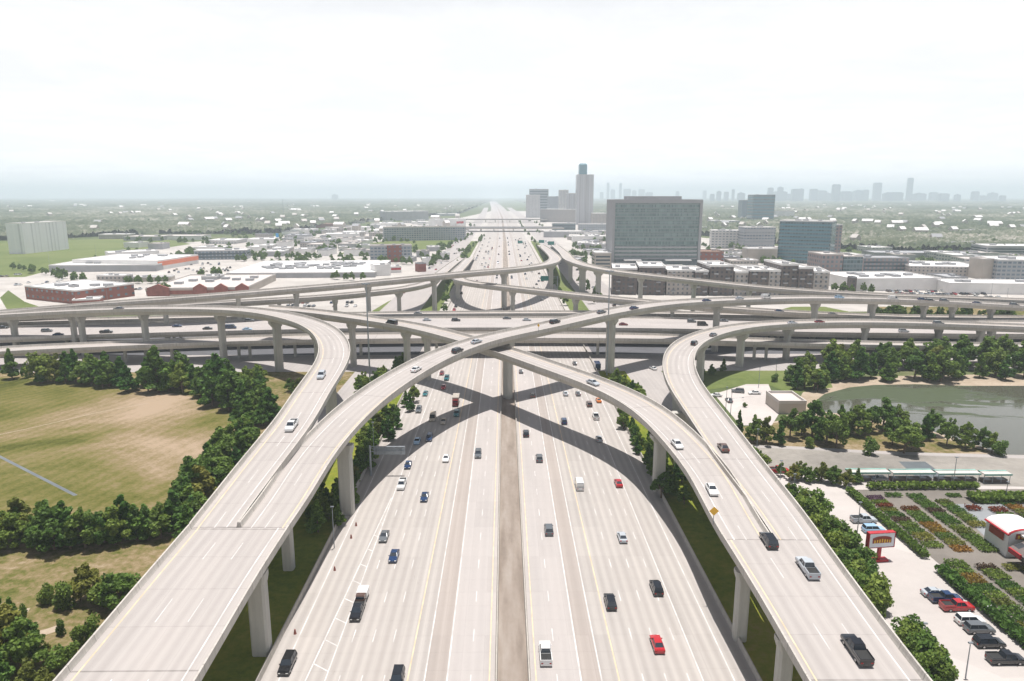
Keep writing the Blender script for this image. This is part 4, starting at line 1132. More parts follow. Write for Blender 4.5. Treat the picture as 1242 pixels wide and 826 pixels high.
def car_parts(kind, col):
    key = (kind, col)
    if key in _pm: return _pm[key]
    S = SPEC[kind]; pm = PAINT[col]; out = []
    b = MB(); body_loft(b, S['prof'], S['hw'])
    x0, y0, y1, z0, X0, Y0, Y1, z1 = S['cab']
    # roof skin and pillars
    rf = [(-X0, Y0, z1), (X0, Y0, z1), (X0, Y1, z1), (-X0, Y1, z1)]
    b.face([(p[0] * 1.02, p[1], p[2] + .03) for p in rf], 0)
    b.loft([(p[0] * 1.04, p[1] * 1.01, p[2] - .04) for p in rf], [(p[0] * 1.02, p[1], p[2] + .029) for p in rf], 0, cap=False)
    for sx in (-1, 1):
        for (ya, yb) in ((y0, Y0), (y1, Y1), ((y0 + y1) / 2 - .1, (Y0 + Y1) / 2)):
            p, q = Vector((sx * x0 * 1.005, ya, z0)), Vector((sx * X0 * 1.01, yb, z1))
            b.tube(p, q, .05, .05, 4, 0, False)
        b.box(sx * (S['hw'] + .02) - .09, sx * (S['hw'] + .02) + .09, y1 - .35, y1 - .2, z0 + .02, z0 + .17)
    if kind == 'pickup':
        b.box(-.99, -.88, -2.87, -.78, 1.1, 1.36); b.box(.88, .99, -2.87, -.78, 1.1, 1.36); b.box(-.88, .88, -2.88, -2.8, 1.1, 1.36)
    if kind == 'van':
        b.box(-.975, .975, -2.72, .4, 1.3, 2.1)
    out.append(('body', b.mesh('body', pm)))
    w = MB(); frustum(w, x0, y0, y1, z0 - .02, X0, Y0, Y1, z1, 0, 0)
    out.append(('window_glass', w.mesh('window_glass', M['car_glass'])))
    if kind == 'pickup':
        q = MB(); q.box(-.875, .875, -2.79, -.79, 1.126, 1.135); out.append(('cargo_bed', q.mesh('cargo_bed', M['tyre'])))
    for sx in (-1, 1):
        for sy in (-1, 1):
            q = MB(); x_, y_ = sx * (S['hw'] + .005), sy * S['wb'] + .02
            q.tube((x_ - sx * .24, y_, .34), (x_, y_, .34), .34, .34, 12, 0)
            q2 = MB(); q2.tube((x_, y_, .34), (x_ + sx * .015, y_, .34), .2, .19, 10, 0)
            out.append(('wheel', q.mesh('wheel', M['tyre']), ('rim', q2.mesh('rim', M['rim']))))
    yf = S['prof'][-1][0]; yb = S['prof'][0][0]
    for sx in (-1, 1):
        q = MB(); q.box(sx * .62 - .18, sx * .62 + .18, yf - .12, yf + .03, .55, .70); out.append(('headlight', q.mesh('headlight', M['headlamp'])))
        q = MB(); q.box(sx * .68 - .16, sx * .68 + .16, yb - .03, yb + .1, .66, .86); out.append(('tail_light', q.mesh('tail_light', M['taillamp'])))
    _pm[key] = out
    return out
_pf = {}
def car_far(kind, col):
    key = (kind, col)
    if key in _pf: return _pf[key]
    S = SPEC[kind]
    b = MB(); body_loft(b, S['prof'], S['hw'])
    x0, y0, y1, z0, X0, Y0, Y1, z1 = S['cab']
    B = frustum(b, x0, y0, y1, z0 - .02, X0, Y0, Y1, z1, 1, 0); b.face(B, 0)
    for sx in (-1, 1):
        for sy in (-1, 1): b.box(sx * S['hw'] - .1, sx * S['hw'] + .1, sy * S['wb'] - .3, sy * S['wb'] + .3, 0, .6, 2)
    _pf[key] = b.mesh(kind, [PAINT[col], M['car_glass'], M['tyre']])
    return _pf[key]
KW = {'sedan': 'car', 'suv': 'utility car', 'pickup': 'pickup truck', 'van': 'van'}
def vehicle(loc, head, kind, col, label, group, slope=0.0, detail=True, name=None):
    if detail:
        t = empty({'sedan': 'car', 'suv': 'suv', 'pickup': 'pickup_truck', 'van': 'van'}[kind], loc, 0, label, KW[kind], group)
        for pt in car_parts(kind, col):
            o_ = link(pt[0], pt[1], t)
            if len(pt) > 2: link(pt[2][0], pt[2][1], o_)
    else:
        t = tag(link({'sedan': 'car', 'suv': 'suv', 'pickup': 'pickup_truck', 'van': 'van'}[kind], car_far(kind, col)), label, KW[kind], group)
        t.location = loc
    t.rotation_euler = (slope, 0, head)
    return t

CARS = []   # (obj, x, desc) for ordinals
def q_car(px, py, kind, col, head, group, desc, z=.03, detail=True, loc=None):
    loc = P(px, py, z) if loc is None else loc
    t = vehicle(loc, head, kind, col, None, group, 0, detail)
    CARS.append((t, col, kind, desc)); return t
# freeway, coming towards the camera (field side)
gA = 'vehicles on the freeway'
for x, y, k, c in [(349, 809, 'suv', 'black'), (434, 744, 'pickup', 'black'), (478, 677, 'sedan', 'dark blue'), (466, 653, 'sedan', 'grey'), (515, 605, 'sedan', 'dark blue'), (487.5, 590, 'pickup', 'white'), (580, 553, 'suv', 'grey'),
                   (541, 558, 'sedan', 'white'), (521, 533, 'suv', 'dark blue'), (506, 537, 'sedan', 'light blue'), (495, 566, 'sedan', 'dark blue'), (508, 499, 'suv', 'grey'), (525, 509, 'van', 'tan'), (554, 503, 'pickup', 'teal'), (538, 513, 'sedan', 'tan'),
                   (516, 479, 'sedan', 'teal'), (538, 471, 'sedan', 'red'), (542, 460, 'pickup', 'teal'), (536, 454, 'sedan', 'dark red'), (482, 828, 'suv', 'black')]:
    q_car(x, y, k, c, PI, gA, 'coming this way on the freeway')
for x, y, k, c in [(638, 528, 'suv', 'black'), (654, 558, 'suv', 'grey'), (632, 452, 'sedan', 'grey'), (646, 481, 'sedan', 'brown'), (686, 479, 'sedan', 'silver'), (701, 479, 'sedan', 'grey'), (684, 513, 'suv', 'dark blue'), (714.6, 492, 'suv', 'brown'),
                   (722.6, 507, 'pickup', 'white'), (726.6, 534, 'sedan', 'silver'), (726, 487, 'sedan', 'orange'), (702.6, 591, 'van', 'white'), (750, 588, 'sedan', 'red'), (697, 442, 'sedan', 'grey'), (665.6, 645, 'suv', 'grey'), (754.5, 654, 'sedan', 'silver'),
                   (796, 716, 'suv', 'black'), (740, 733, 'suv', 'black'), (797, 784, 'sedan', 'red'), (661.5, 796, 'pickup', 'white')]:
    q_car(x, y, k, c, 0, gA, 'heading away on the freeway')
q_car(804, 499, 'sedan', 'silver', 0.1, gA, 'on the frontage road beside the wide pier'); q_car(792, 448, 'sedan', 'white', 0.3, gA, 'on the frontage road beside the wide pier'); q_car(812, 447, 'sedan', 'dark red', 0.3, gA, 'on the frontage road beside the wide pier')
q_car(443, 470, 'sedan', 'grey', PI, gA, 'on the frontage road below the top flyover'); q_car(437, 473, 'sedan', 'white', PI, gA, 'on the frontage road below the top flyover')
# box truck with trailer load
def truck(px, py, head, ccab, cbox, label, L=6.0, H=3.1):
    t = empty('box_truck', P(px, py, .03), head, label, 'truck', gA)
    t.scale = (.82, .82, .82) if L < 4 else (1, 1, 1)
    b = MB(); b.box(-1.05, 1.05, 2.2, 4.0, .5, 1.6); b.loft([(-1.05, 2.2, 1.6), (1.05, 2.2, 1.6), (1.05, 4.0, 1.6), (-1.05, 4.0, 1.6)], [(-1, 2.2, 2.5), (1, 2.2, 2.5), (1, 3.5, 2.5), (-1, 3.5, 2.5)]); b.build('cab', PAINT[ccab], t)
    b = MB(); b.box(-1.2, 1.2, 2.1 - L, 2.1, .95, H); b.build('cargo_box', PAINT[cbox], t)
    b = MB(); b.box(-.9, .9, 3.7, 3.9, 1.65, 2.3); b.build('windscreen', M['car_glass'], t)
    b = MB(); b.box(-.5, .5, 2 - L, 3.6, .5, .94); b.build('chassis', M['tyre'], t)
    for sx in (-1, 1):
        for y in (3.1, 2.9 - L):
            q = MB(); wheel(q, sx * 1.12, y, .48, .3); q.build('wheel', [M['tyre'], M['rim']], t)
truck(441, 724, PI, 'brown', 'white', 'small white box truck with brown cab close behind the dark pickup', 3.2, 2.4)
truck(553, 490, PI, 'dark red', 'tan', 'small tan box truck ahead of the shadow of the top flyover')
truck(724, 447, 0, 'dark blue', 'dark blue', 'dark blue box truck beside the pier foot under the beltway')
# on the ramps
def ramp_car(key, px, py, kind, col, side=1, detail=True, back=False):
    L = RAMPS[key]; best = 1e9
    for i in range(1, len(L) - 1):
        p = P(px, py, L[i, 2] + .02)
        dd_ = math.hypot(p.x - L[i, 0], p.y - L[i, 1])
        if dd_ < best: best, bi, bp = dd_, i, p
    d, n, s = frames(L)
    i = bi
    t_ = (bp.x - L[i, 0]) * n[i, 0] + (bp.y - L[i, 1]) * n[i, 1]
    lim = L[i, 3] / 2 - 1.9
    t_ = max(-lim, min(lim, t_))
    al = (bp.x - L[i, 0]) * d[i, 0] + (bp.y - L[i, 1]) * d[i, 1]; al = max(-5, min(5, al))
    z = L[i, 2] + .02
    head = math.atan2(-d[i, 0], d[i, 1])
    sl = (L[i + 1, 2] - L[i - 1, 2]) / (np.linalg.norm(L[i + 1, :2] - L[i - 1, :2]) + 1e-6)
    t = q_car(0, 0, kind, col, head + (PI if back else 0), 'vehicles on the elevated roads', RDESC[key], detail=detail, loc=(L[i, 0] + n[i, 0] * t_ + d[i, 0] * al, L[i, 1] + n[i, 1] * t_ + d[i, 1] * al, z + al * sl))
    t.rotation_euler = (math.atan(sl) * (-1 if back else 1), 0, t.rotation_euler[2])
RDESC = {'L1': 'on the bending ramp beside the field trees', 'L2': 'on the top flyover arch', 'R1': 'on the bent ramp on the pond side', 'R2': 'on the third level flyover', 'Rm': 'on the broad ramp beside the garden centre', 'Lm': 'on the broad ramp by the field',
         'B0': 'on the nearest beltway deck', 'B1': 'on the wide main beltway deck', 'B2': 'on the narrow far beltway deck', 'F1': 'on the upper far flyover', 'F2': 'on the lower far flyover', 'F3': 'on the far flyover by the apartments', 'F4': 'on the far flyover by the shopping centre'}
for a in [('L1', 390, 458, 'suv', 'silver', 1, True, True), ('L1', 354, 519, 'pickup', 'white', 1, True, True), ('L2', 555, 427, 'suv', 'black'), ('L2', 578, 416, 'sedan', 'silver'), ('L2', 505, 450, 'sedan', 'white'), ('L2', 673, 392, 'suv', 'black'), ('L2', 729.5, 380, 'sedan', 'grey'), ('L2', 769, 375, 'sedan', 'dark blue'),
          ('L2', 857, 366, 'sedan', 'dark blue'), ('L2', 897, 363, 'sedan', 'silver'), ('L2', 929, 362, 'van', 'white'), ('L2', 1018, 362, 'suv', 'light blue'), ('L2', 1083, 364, 'van', 'white'), ('L2', 1118, 364, 'sedan', 'dark blue'), ('L2', 1128, 366, 'suv', 'black'), ('L2', 1145, 366, 'suv', 'grey'), ('L2', 1185, 368.5, 'sedan', 'dark blue'), ('L2', 1230, 371, 'suv', 'grey'),
          ('R1', 842, 418, 'suv', 'black'), ('R1', 865, 407.5, 'sedan', 'grey'), ('R1', 961, 393, 'sedan', 'silver'), ('R1', 994, 391.5, 'sedan', 'dark red'), ('R1', 1138, 393.5, 'suv', 'grey'), ('R1', 877, 545, 'sedan', 'brown'), ('R2', 719, 466, 'sedan', 'silver', 1, True, True), ('R2', 821, 541, 'sedan', 'white', 1, True, True), ('R2', 863, 597, 'sedan', 'white', 1, True, True),
          ('Rm', 932, 660, 'suv', 'black', 1, True, False), ('Rm', 979, 693, 'pickup', 'silver', 1, True, False), ('Rm', 1038.5, 792, 'pickup', 'black', 1, True, False), ('L1', 144, 375.5, 'sedan', 'grey'), ('R2', 475, 394, 'van', 'black'),
          ('B1', 13, 395, 'sedan', 'black'), ('B1', 57, 402.5, 'suv', 'grey'), ('B1', 71, 407, 'sedan', 'dark blue'), ('B1', 129, 404, 'pickup', 'black'), ('B1', 252, 399.5, 'sedan', 'black'), ('B1', 215, 396.5, 'sedan', 'dark blue'), ('B1', 280, 398.5, 'van', 'dark blue'), ('B1', 303, 390, 'suv', 'grey'), ('B1', 300, 400.5, 'sedan', 'light blue'), ('B1', 518, 389, 'sedan', 'silver'),
          ('B1', 553, 389.5, 'suv', 'black'), ('B1', 615, 387, 'sedan', 'grey'), ('B1', 639, 389, 'sedan', 'silver'), ('B1', 756, 394.5, 'sedan', 'dark red'), ('B1', 839, 391, 'suv', 'grey'), ('B1', 852, 395, 'van', 'black'), ('B1', 878, 390, 'sedan', 'grey'), ('B1', 1096, 403, 'suv', 'silver'), ('B2', 507, 381, 'sedan', 'grey'), ('F2', 945, 378, 'sedan', 'dark blue'), ('F2', 1010, 382, 'sedan', 'grey')]:
    ramp_car(*a)
# garden centre lot and neighbours
gP = 'cars parked at the garden centre'
for x, y, k, c, h in [(1133, 722, 'sedan', 'silver', .5), (1146, 729, 'pickup', 'dark blue', .5), (1160, 739, 'pickup', 'red', .5), (1176, 756, 'suv', 'white', .5), (1187, 766, 'suv', 'grey', .5), (1199, 783, 'suv', 'black', .5), (1219, 803, 'pickup', 'black', .5),
                      (1047, 633, 'pickup', 'silver', .5), (1059, 645, 'suv', 'light blue', .5), (944, 573, 'pickup', 'red', .5), (1066, 583, 'sedan', 'grey', -.5), (1196, 740, 'sedan', 'white', 0)]:
    q_car(x, y, k, c, -h * PI, gP, 'parked on the garden centre lot')
for x, y, k, c, h in [(868, 481, 'sedan', 'white', .5), (895, 476, 'suv', 'grey', .4), (915, 478, 'sedan', 'white', .5), (884, 487, 'sedan', 'grey', 0)]: q_car(x, y, k, c, h * PI, gP, 'in the little lot by the flat beige building')
# far traffic
rc = random.Random(3)
pal = ['white', 'white', 'silver', 'grey', 'black', 'black', 'dark blue', 'red', 'tan', 'brown']
kk = ['sedan', 'sedan', 'suv', 'suv', 'pickup', 'van']
gF = 'distant traffic on the freeway beyond the beltway'
for k in range(95):
    Y = 425 * (1300 / 425) ** (rc.random() ** .8)
    ln_ = rc.choice([-34, -25, -21.3, -17.7, -7.4, 6.6, 20.2, 24, 27.6, 30.6, 34])
    q_car(0, 0, rc.choice(kk), rc.choice(pal), 0 if ln_ > 0 else PI, gF, 'far along the freeway beyond the beltway', detail=False, loc=(ln_ + fx(Y), Y, .03))
for k in range(46):
    Y = rc.uniform(440, 1200); s = rc.choice([-1, 1])
    q_car(0, 0, rc.choice(kk), rc.choice(pal), 0 if s > 0 else PI, gF, 'on the far frontage road beyond the beltway', detail=False, loc=(s * rc.uniform(61, 82) + fx(Y), Y, .03))
def park(px0, py0, n, m, head, desc, gap=2.9, row=16, fill=.6, ax=None):
    o = P(px0, py0); c_, s_ = math.cos(head), math.sin(head)
    for j in range(m):
        for i in range(n):
            if rc.random() > fill: continue
            x, y = i * gap, j * row
            q_car(0, 0, rc.choice(kk[:5]), rc.choice(pal), head + (0 if rc.random() < .5 else PI), 'cars parked beyond the beltway', desc, detail=False, loc=(o.x + x * c_ - y * s_, o.y + x * s_ + y * c_, .02))
park(1100, 361, 26, 3, 0, 'parked outside the white dealership', fill=.75); park(1020, 352, 10, 1, 0, 'parked outside the white dealership')
park(345, 372, 18, 2, 0, 'parked on the lot beyond the beltway decks', fill=.45); park(20, 346, 12, 3, .2, 'parked by the red brick store', fill=.35)
park(205, 331, 20, 3, .3, 'parked in front of the long white stores', fill=.4); park(270, 311, 26, 2, .1, 'parked by the distant white stores', fill=.4); park(360, 297, 24, 3, .1, 'parked by the distant white stores', fill=.4)
park(120, 352, 14, 1, .1, 'parked by the red brick store', fill=.5); park(215, 322, 16, 2, .2, 'parked in front of the long white stores', fill=.45); park(470, 312, 8, 2, .1, 'parked by the distant white stores', fill=.5)
park(0, 336, 6, 2, .1, 'parked by the red brick store', fill=.5)
byk = {}
for t, col, kind, desc in CARS: byk.setdefault((col, KW[kind], desc), []).append(t)
for (col, kw, desc), ts in byk.items():
    ts.sort(key=lambda t: proj(t.location)[0])
    for i, t in enumerate(ts):
        t['label'] = ('%s %s %s' % (col, kw, desc)) + ('' if len(ts) == 1 else ', %s such from left' % ordinal(i + 1))
# ------------------------------------------------------------------ buildings
def hAt(px, py, Y): return atY(px, py, Y).z
rb = random.Random(21)
def bldg(px0, yb0, px1, yb1, ytop, depth, wall, roof, name, label, cat='building', units=3, group=None, bands=None, band_mat='window_strip', parent=None, h=None, lip=.9, unit_mat='plain_grey'):
    a, b = P(px0, yb0), P(px1, yb1)
    if h is None: h = hAt((px0 + px1) / 2, ytop, (a.y + b.y) / 2)
    h = max(3.5, h)
    W = (b - a).length; rz = math.atan2(b.y - a.y, b.x - a.x)
    t = empty(name, (a.x, a.y, 0), rz, label, cat, group)
    m = MB(); m.prism([(0, 0), (W, 0), (W, depth), (0, depth)], -.3, h, 0, bottom=False)
    m.build('wall', M[wall], t)
    m = MB()
    m.box(.0, W, 0, depth, h - .001, h + .05)
    e = .35
    for q in ((-.06, W + .06, -.06, e), (-.06, W + .06, depth - e, depth + .06), (-.06, e, e, depth - e), (W - e, W + .06, e, depth - e)):
        m.box(q[0], q[1], q[2], q[3], h - .2, h + lip)
    rf_ = m.build('roof', M[roof], t)
    for k in range(units):
        x, y = rb.uniform(.12, .82) * W, rb.uniform(.25, .75) * depth
        s = min(4.5, min(W, depth) * rb.uniform(.05, .13) + 1)
        m = MB(); m.box(x, x + s * 1.4, y, y + s, h + .052, h + 1.2 + s * .18)
        m.build('rooftop_unit', M[unit_mat], rf_)
    if bands:
        n, z0 = bands; st = (h - z0 - 1) / n
        for k in range(n):
            m = MB(); z = z0 + k * st
            m.box(1.2, W - 1.2, -.08, .1, z, z + st * .5); m.box(W - .1, W + .08, 1.2, depth - 1.2, z, z + st * .5); m.box(-.08, .1, 1.2, depth - 1.2, z, z + st * .5)
            m.build('window_band', M[band_mat], t)
    return t, W, h

# field side, beyond the beltway
bldg(31, 308, 84, 302, 270, 22, 'ribbed', 'roof_white', 'ribbed_block', 'tall white windowless block with vertical ribs standing alone on a green field', units=2)
t, W, h = bldg(32, 362.5, 92, 369, 350.5, 46, 'brick', 'roof_white', 'brick_store', 'red brick store with a white roof beside a parking lot', 'store', units=6)
bldg(88, 371, 121, 369.5, 364, 14, 'brick_plain', 'roof_white', 'brick_store', 'low dark red brick wing in front of the red brick store', 'store', units=1)
bldg(118, 361, 152, 360, 354.5, 10, 'brick_plain', 'roof_grey', 'shop', 'small red roofed shop alone between two parking lots', 'store', units=1)
bldg(118, 344, 152, 344, 335, 14, 'tan_wall', 'roof_white', 'shop', 'pale cream shop with square openings before the long white stores', 'store', units=2)
bldg(160, 342, 208, 341, 336.5, 12, 'plain_beige', 'roof_white', 'shop', 'low pale shop behind a row of small trees', 'store', units=2)
t, W, h = bldg(178, 359, 300, 357.5, 350, 95, 'plain_beige', 'roof_beige', 'shopping_centre', 'very broad shopping centre with beige roof and red brick gables', 'shopping centre', units=9)
for fx_ in (.02, .47, .68, .89):
    m = MB(); x = fx_ * W; w_ = 10 if fx_ > .1 else 16
    m.loft([(x, -2, 0), (x + w_, -2, 0), (x + w_, -2, h + 1), (x + w_ / 2, -2, h + 4), (x, -2, h + 1)], [(x, -.1, 0), (x + w_, -.1, 0), (x + w_, -.1, h + 1), (x + w_ / 2, -.1, h + 4), (x, -.1, h + 1)])
    m.build('entrance_gable', M['brick_plain'], t)
m = MB(); m.box(0, W, -.5, -.05, h * .2, h * .75); m.build('brick_band', M['brick_plain'], t)
t, W, h = bldg(60, 330, 190, 329, 322, 60, 'plain_grey', 'roof_white', 'warehouse_store', 'long white roofed store with dark glazed front beyond the cream shop', 'store', units=7)
t, W, h = bldg(192, 328, 241, 319.5, 313, 95, 'plain_white', 'roof_white', 'warehouse_store', 'white warehouse store with an orange band round its front', 'store', units=6)
m = MB(); m.box(0, W, -.4, -.05, h * .45, h * .92); m.build('orange_band', M['orange_paint'], t)
bldg(133, 317, 194, 314, 306, 30, 'plain_white', 'roof_white', 'warehouse', 'white flat building beyond the orange banded store', units=3)
bldg(236, 315.5, 300, 314.5, 304, 26, 'grey_wall', 'roof_white', 'office_block', 'long blue grey block with a glazed upper strip behind the orange banded store', units=3, bands=(2, 2.5))
t, W, h = bldg(275, 337.5, 455, 336.5, 331, 125, 'plain_grey', 'roof_white', 'warehouse_store', 'huge flat store with a bright white roof dotted with many small vents', 'store', units=60, lip=.6)
bldg(455, 335, 474, 334, 322, 16, 'plain_white', 'roof_white', 'store_porch', 'tall white block at the freeway end of the huge flat store', units=1)
t, W, h = bldg(474, 331, 487, 330.5, 324, 14, 'plain_white', 'roof_white', 'restaurant', 'small white restaurant with a red band', 'restaurant', units=1)
m = MB(); m.box(.5, W - .5, -.3, -.05, h * .5, h * .85); m.build('red_band', M['red_paint'], t)
bldg(508, 330, 517, 329.5, 320, 10, 'brick_plain', 'roof_grey', 'shop', 'little dark red shop by the far frontage road', 'store', units=1)
t, W, h = bldg(449.5, 318.5, 500, 317.5, 298, 18, 'grey_wall', 'roof_beige', 'mid_rise', 'four storey grey and red brick block in front of a green lawn', 'office building', units=3)
m = MB(); m.box(W * .4, W * .75, -.5, -.02, 0, h + .4); m.build('brick_bay', M['brick'], t)
bldg(466, 292.5, 565, 291, 275.5, 26, 'grey_wall', 'roof_beige', 'apartment_block', 'long grey apartment block beyond the green lawn', 'apartment building', units=5)
t, W, h = bldg(529, 275.5, 565, 274.5, 266, 40, 'plain_white', 'roof_white', 'warehouse', 'white block with a small red panel behind the long grey apartment block', units=2)
m = MB(); m.box(W * .68, W * .92, -.4, -.02, h * .4, h * .7); m.build('red_panel', M['red_paint'], t)
bldg(395, 290.5, 436, 290, 284, 40, 'plain_white', 'roof_white', 'warehouse', 'white warehouse with blue grey front between distant parking lots', units=2)
bldg(352, 283, 380, 283, 278.5, 40, 'plain_white', 'roof_white', 'warehouse', 'low white shed beside the maroon roofed one', units=2)
t, W, h = bldg(368, 277, 412, 275.5, 272, 60, 'brick_plain', 'roof_brown', 'warehouse', 'distant long shed with a maroon roof', units=1)
bldg(470, 268, 520, 267, 256.5, 60, 'plain_grey', 'roof_white', 'office_block', 'distant grey block with white roof near the vanishing freeway', units=2)
# blue sign pylon beside far lot
t = empty('pylon_sign', P(337, 297), 0, 'small bright blue pylon sign over the distant white stores', 'sign')
m = MB(); m.tube((0, 0, 0), (0, 0, 12), .4); m.build('post', M['steel'], t)
m = MB(); m.box(-2.2, 2.2, -.4, .4, 12, 18); m.build('panel', simple('blue_sign_sheet', (.05, .35, .7), .5), t)

# pond side, beyond the beltway
t, W, h = bldg(743, 326.5, 846, 326.5, 243.5, 46, 'glass_green', 'roof_grey', 'glass_office', 'large grey green glass office slab framed in pale concrete, the biggest building in view', 'office building', units=0)
m = MB()
m.box(-1.8, .9, -1.2, 47, 0, h + 1.2); m.box(W - .9, W + 1.8, -1.2, 47, 0, h + 1.2); m.box(.9, W - .9, -1.2, 1.4, h - 2.4, h + 1.2); m.box(.9, W - .9, 44, 47, h - 2.4, h + 1.2)
m.build('concrete_frame', M['roof_grey'], t)
m = MB(); m.box(W * .17, W * .80, 10, 36, h + .06, h + 4.6); m.build('penthouse', M['plain_grey'], t)
for k in range(4):
    m = MB(); m.box(1.7, W - 1.7, -.9, -.05, 10.5 + k * 3.9, 12.1 + k * 3.9); m.build('spandrel', M['plain_grey'], t)
for k in range(1, 14):
    m = MB(); m.box(1.7, W - 1.7, -.22, -.03, 26.5 + k * 3.1, 26.8 + k * 3.1); m.build('floor_line', M['steel'], t)
for x0, x1 in ((.12, .32), (.6, .9)):
    m = MB(); m.box(W * x0, W * x1, -9, -.95, 9.6, 10.5); m.build('canopy', M['plain_white'], t)
m = MB(); m.box(2, W - 2, -6, -.95, -.2, 9.4, 0); m.build('podium', M['window_strip'], t)
bldg(721, 327, 741, 327, 307, 28, 'plain_beige', 'roof_white', 'garage', 'pale parking garage directly left of the large glass office', units=1, bands=(4, 1.5))
bldg(846, 322.5, 877, 322.5, 306, 30, 'brick', 'roof_brown', 'brick_block', 'reddish brown block touching the foot of the large glass office', units=1)
# dark brick apartment complex: a thing for each stepped wing
apt = [(742, 357, 772, 357.5, 327, 'brown_wall'), (774, 357.5, 806, 358, 324.5, 'brown_wall'), (808, 358, 840, 358, 329, 'tan_wall'), (842, 358.5, 858, 358.5, 330, 'brown_wall'), (860, 358.5, 888, 358.5, 323.5, 'brown_wall'), (890, 358.5, 906, 358.5, 331, 'tan_wall'),
       (908, 359, 930, 359, 329, 'brown_wall'), (931, 359, 945, 359, 329.5, 'tan_wall'), (946, 359, 966, 359, 322, 'brown_wall'), (967, 359.5, 984, 359.5, 326, 'brown_wall'), (985, 359.5, 1004, 360, 331, 'tan_wall')]
for i, a in enumerate(apt):
    t, W, h = bldg(a[0], a[1], a[2], a[3], a[4], 40, a[5], 'roof_white', 'apartment_wing', '%s %s apartment wing from left below the glass office' % (ordinal(i + 1), 'pale' if a[5] == 'tan_wall' else 'brown'), 'apartment building', units=2, group='wings of the brick apartment complex', lip=1.3)
    nb = max(2, int(W / 9))
    for k in range(nb):
        for fl in range(int(h / 3.6)):
            if (k + fl + i) % 2: continue
            m = MB(); x = (k + .5) * W / nb; m.box(x - 1.6, x + 1.6, -1.3, -.03, 2.8 + fl * 3.4, 3.7 + fl * 3.4); m.build('balcony', M['plain_grey'], t)
t, W, h = bldg(942, 318, 1005, 321, 268.5, 34, 'glass_blue', 'roof_white', 'glass_office', 'teal glass office tower with a stepped pink end right of the apartments', 'office building', units=3, bands=(11, 4), band_mat='tower_glass')
bldg(1006, 316, 1018, 316, 273, 30, 'pink_brick', 'roof_white', 'office_wing', 'rose brick wing attached behind the teal glass office tower', 'office building', units=1)
t, W, h = bldg(994, 341, 1020, 341, 309, 30, 'pink_brick', 'roof_beige', 'office_wing', 'rose brick corner wing of the low glass office beside the dark apartments', 'office building', units=1)
bldg(1021, 341, 1044, 341, 311.5, 34, 'glass_blue', 'roof_beige', 'office_wing', 'glass fronted middle wing of the low office beside the white dealership', 'office building', units=2)
bldg(1045, 332, 1101, 332, 313.5, 28, 'pink_brick', 'roof_grey', 'office_wing', 'wide brown framed glass wing above the white dealership roof', 'office building', units=2, bands=(3, 3))
t, W, h = bldg(1032, 353, 1140, 352, 338.5, 52, 'plain_white', 'roof_white', 'dealership', 'long white dealership hall with small dark roof slots', 'showroom', units=10)
bldg(1032, 353.5, 1038, 353.5, 337, 8, 'brown_wall', 'roof_grey', 'dealership_entry', 'narrow dark entry block at the near corner of the dealership hall', 'showroom', units=0)
bldg(1102, 334, 1190, 336, 324, 60, 'tan_wall', 'roof_white', 'retail_block', 'broad retail block with pale roof and brown bays behind the dealership', 'store', units=9)
bldg(1190, 339, 1206, 339, 315, 20, 'plain_beige', 'roof_beige', 'retail_block', 'beige stair block beside the tall windowed store', 'store', units=0)
bldg(1207, 340, 1290, 341, 316, 40, 'grey_wall', 'roof_white', 'retail_block', 'large pale store with tall framed windows near the photo edge', 'store', units=3)
bldg(1150, 356, 1290, 358, 345, 30, 'plain_white', 'roof_white', 'showroom', 'low white showroom among rows of parked cars', 'showroom', units=4)
bldg(1196, 311, 1300, 312, 299, 40, 'plain_grey', 'roof_white', 'garage', 'grey parking garage with white top deck behind the large pale store', units=2, bands=(3, 2))
bldg(1060, 312, 1195, 313, 307.5, 40, 'plain_grey', 'roof_grey', 'office_block', 'long low grey block behind the broad retail block', units=6)
bldg(862, 301, 900, 301.5, 280, 30, 'white_wall', 'roof_white', 'apartment_block', 'white apartment block with stacked balconies behind the glass office', 'apartment building', units=3)
bldg(901, 303, 939, 303, 276, 26, 'grey_wall', 'roof_white', 'office_block', 'pale banded office block directly left of the teal tower', 'office building', units=3, bands=(6, 3), band_mat='plain_grey')
bldg(906, 319, 942, 319, 302, 20, 'plain_beige', 'roof_white', 'garage', 'cream garage in front of the pale banded office block', units=1)
bldg(853, 281, 866, 281, 276, 20, 'plain_white', 'roof_white', 'warehouse', 'tiny white block just behind the glass office edge', units=0)
bldg(863, 274, 897, 274, 268, 40, 'plain_grey', 'roof_white', 'warehouse', 'distant low grey roof beyond the white apartment block', units=2)
bldg(940, 266, 963, 266, 256, 40, 'plain_white', 'roof_beige', 'office_block', 'distant pale block above the teal tower', units=1)
t, W, h = bldg(912, 270, 938, 270, 236.5, 50, 'glass_blue', 'roof_grey', 'hazy_tower', 'hazy blue slab tower far beyond the pale banded office', 'tower', units=1, bands=(8, 5), band_mat='tower_glass')
bldg(899, 266, 911, 266, 243, 40, 'sky_tower', 'roof_grey', 'hazy_tower', 'hazy darker tower next to the far blue slab', 'tower', units=0)
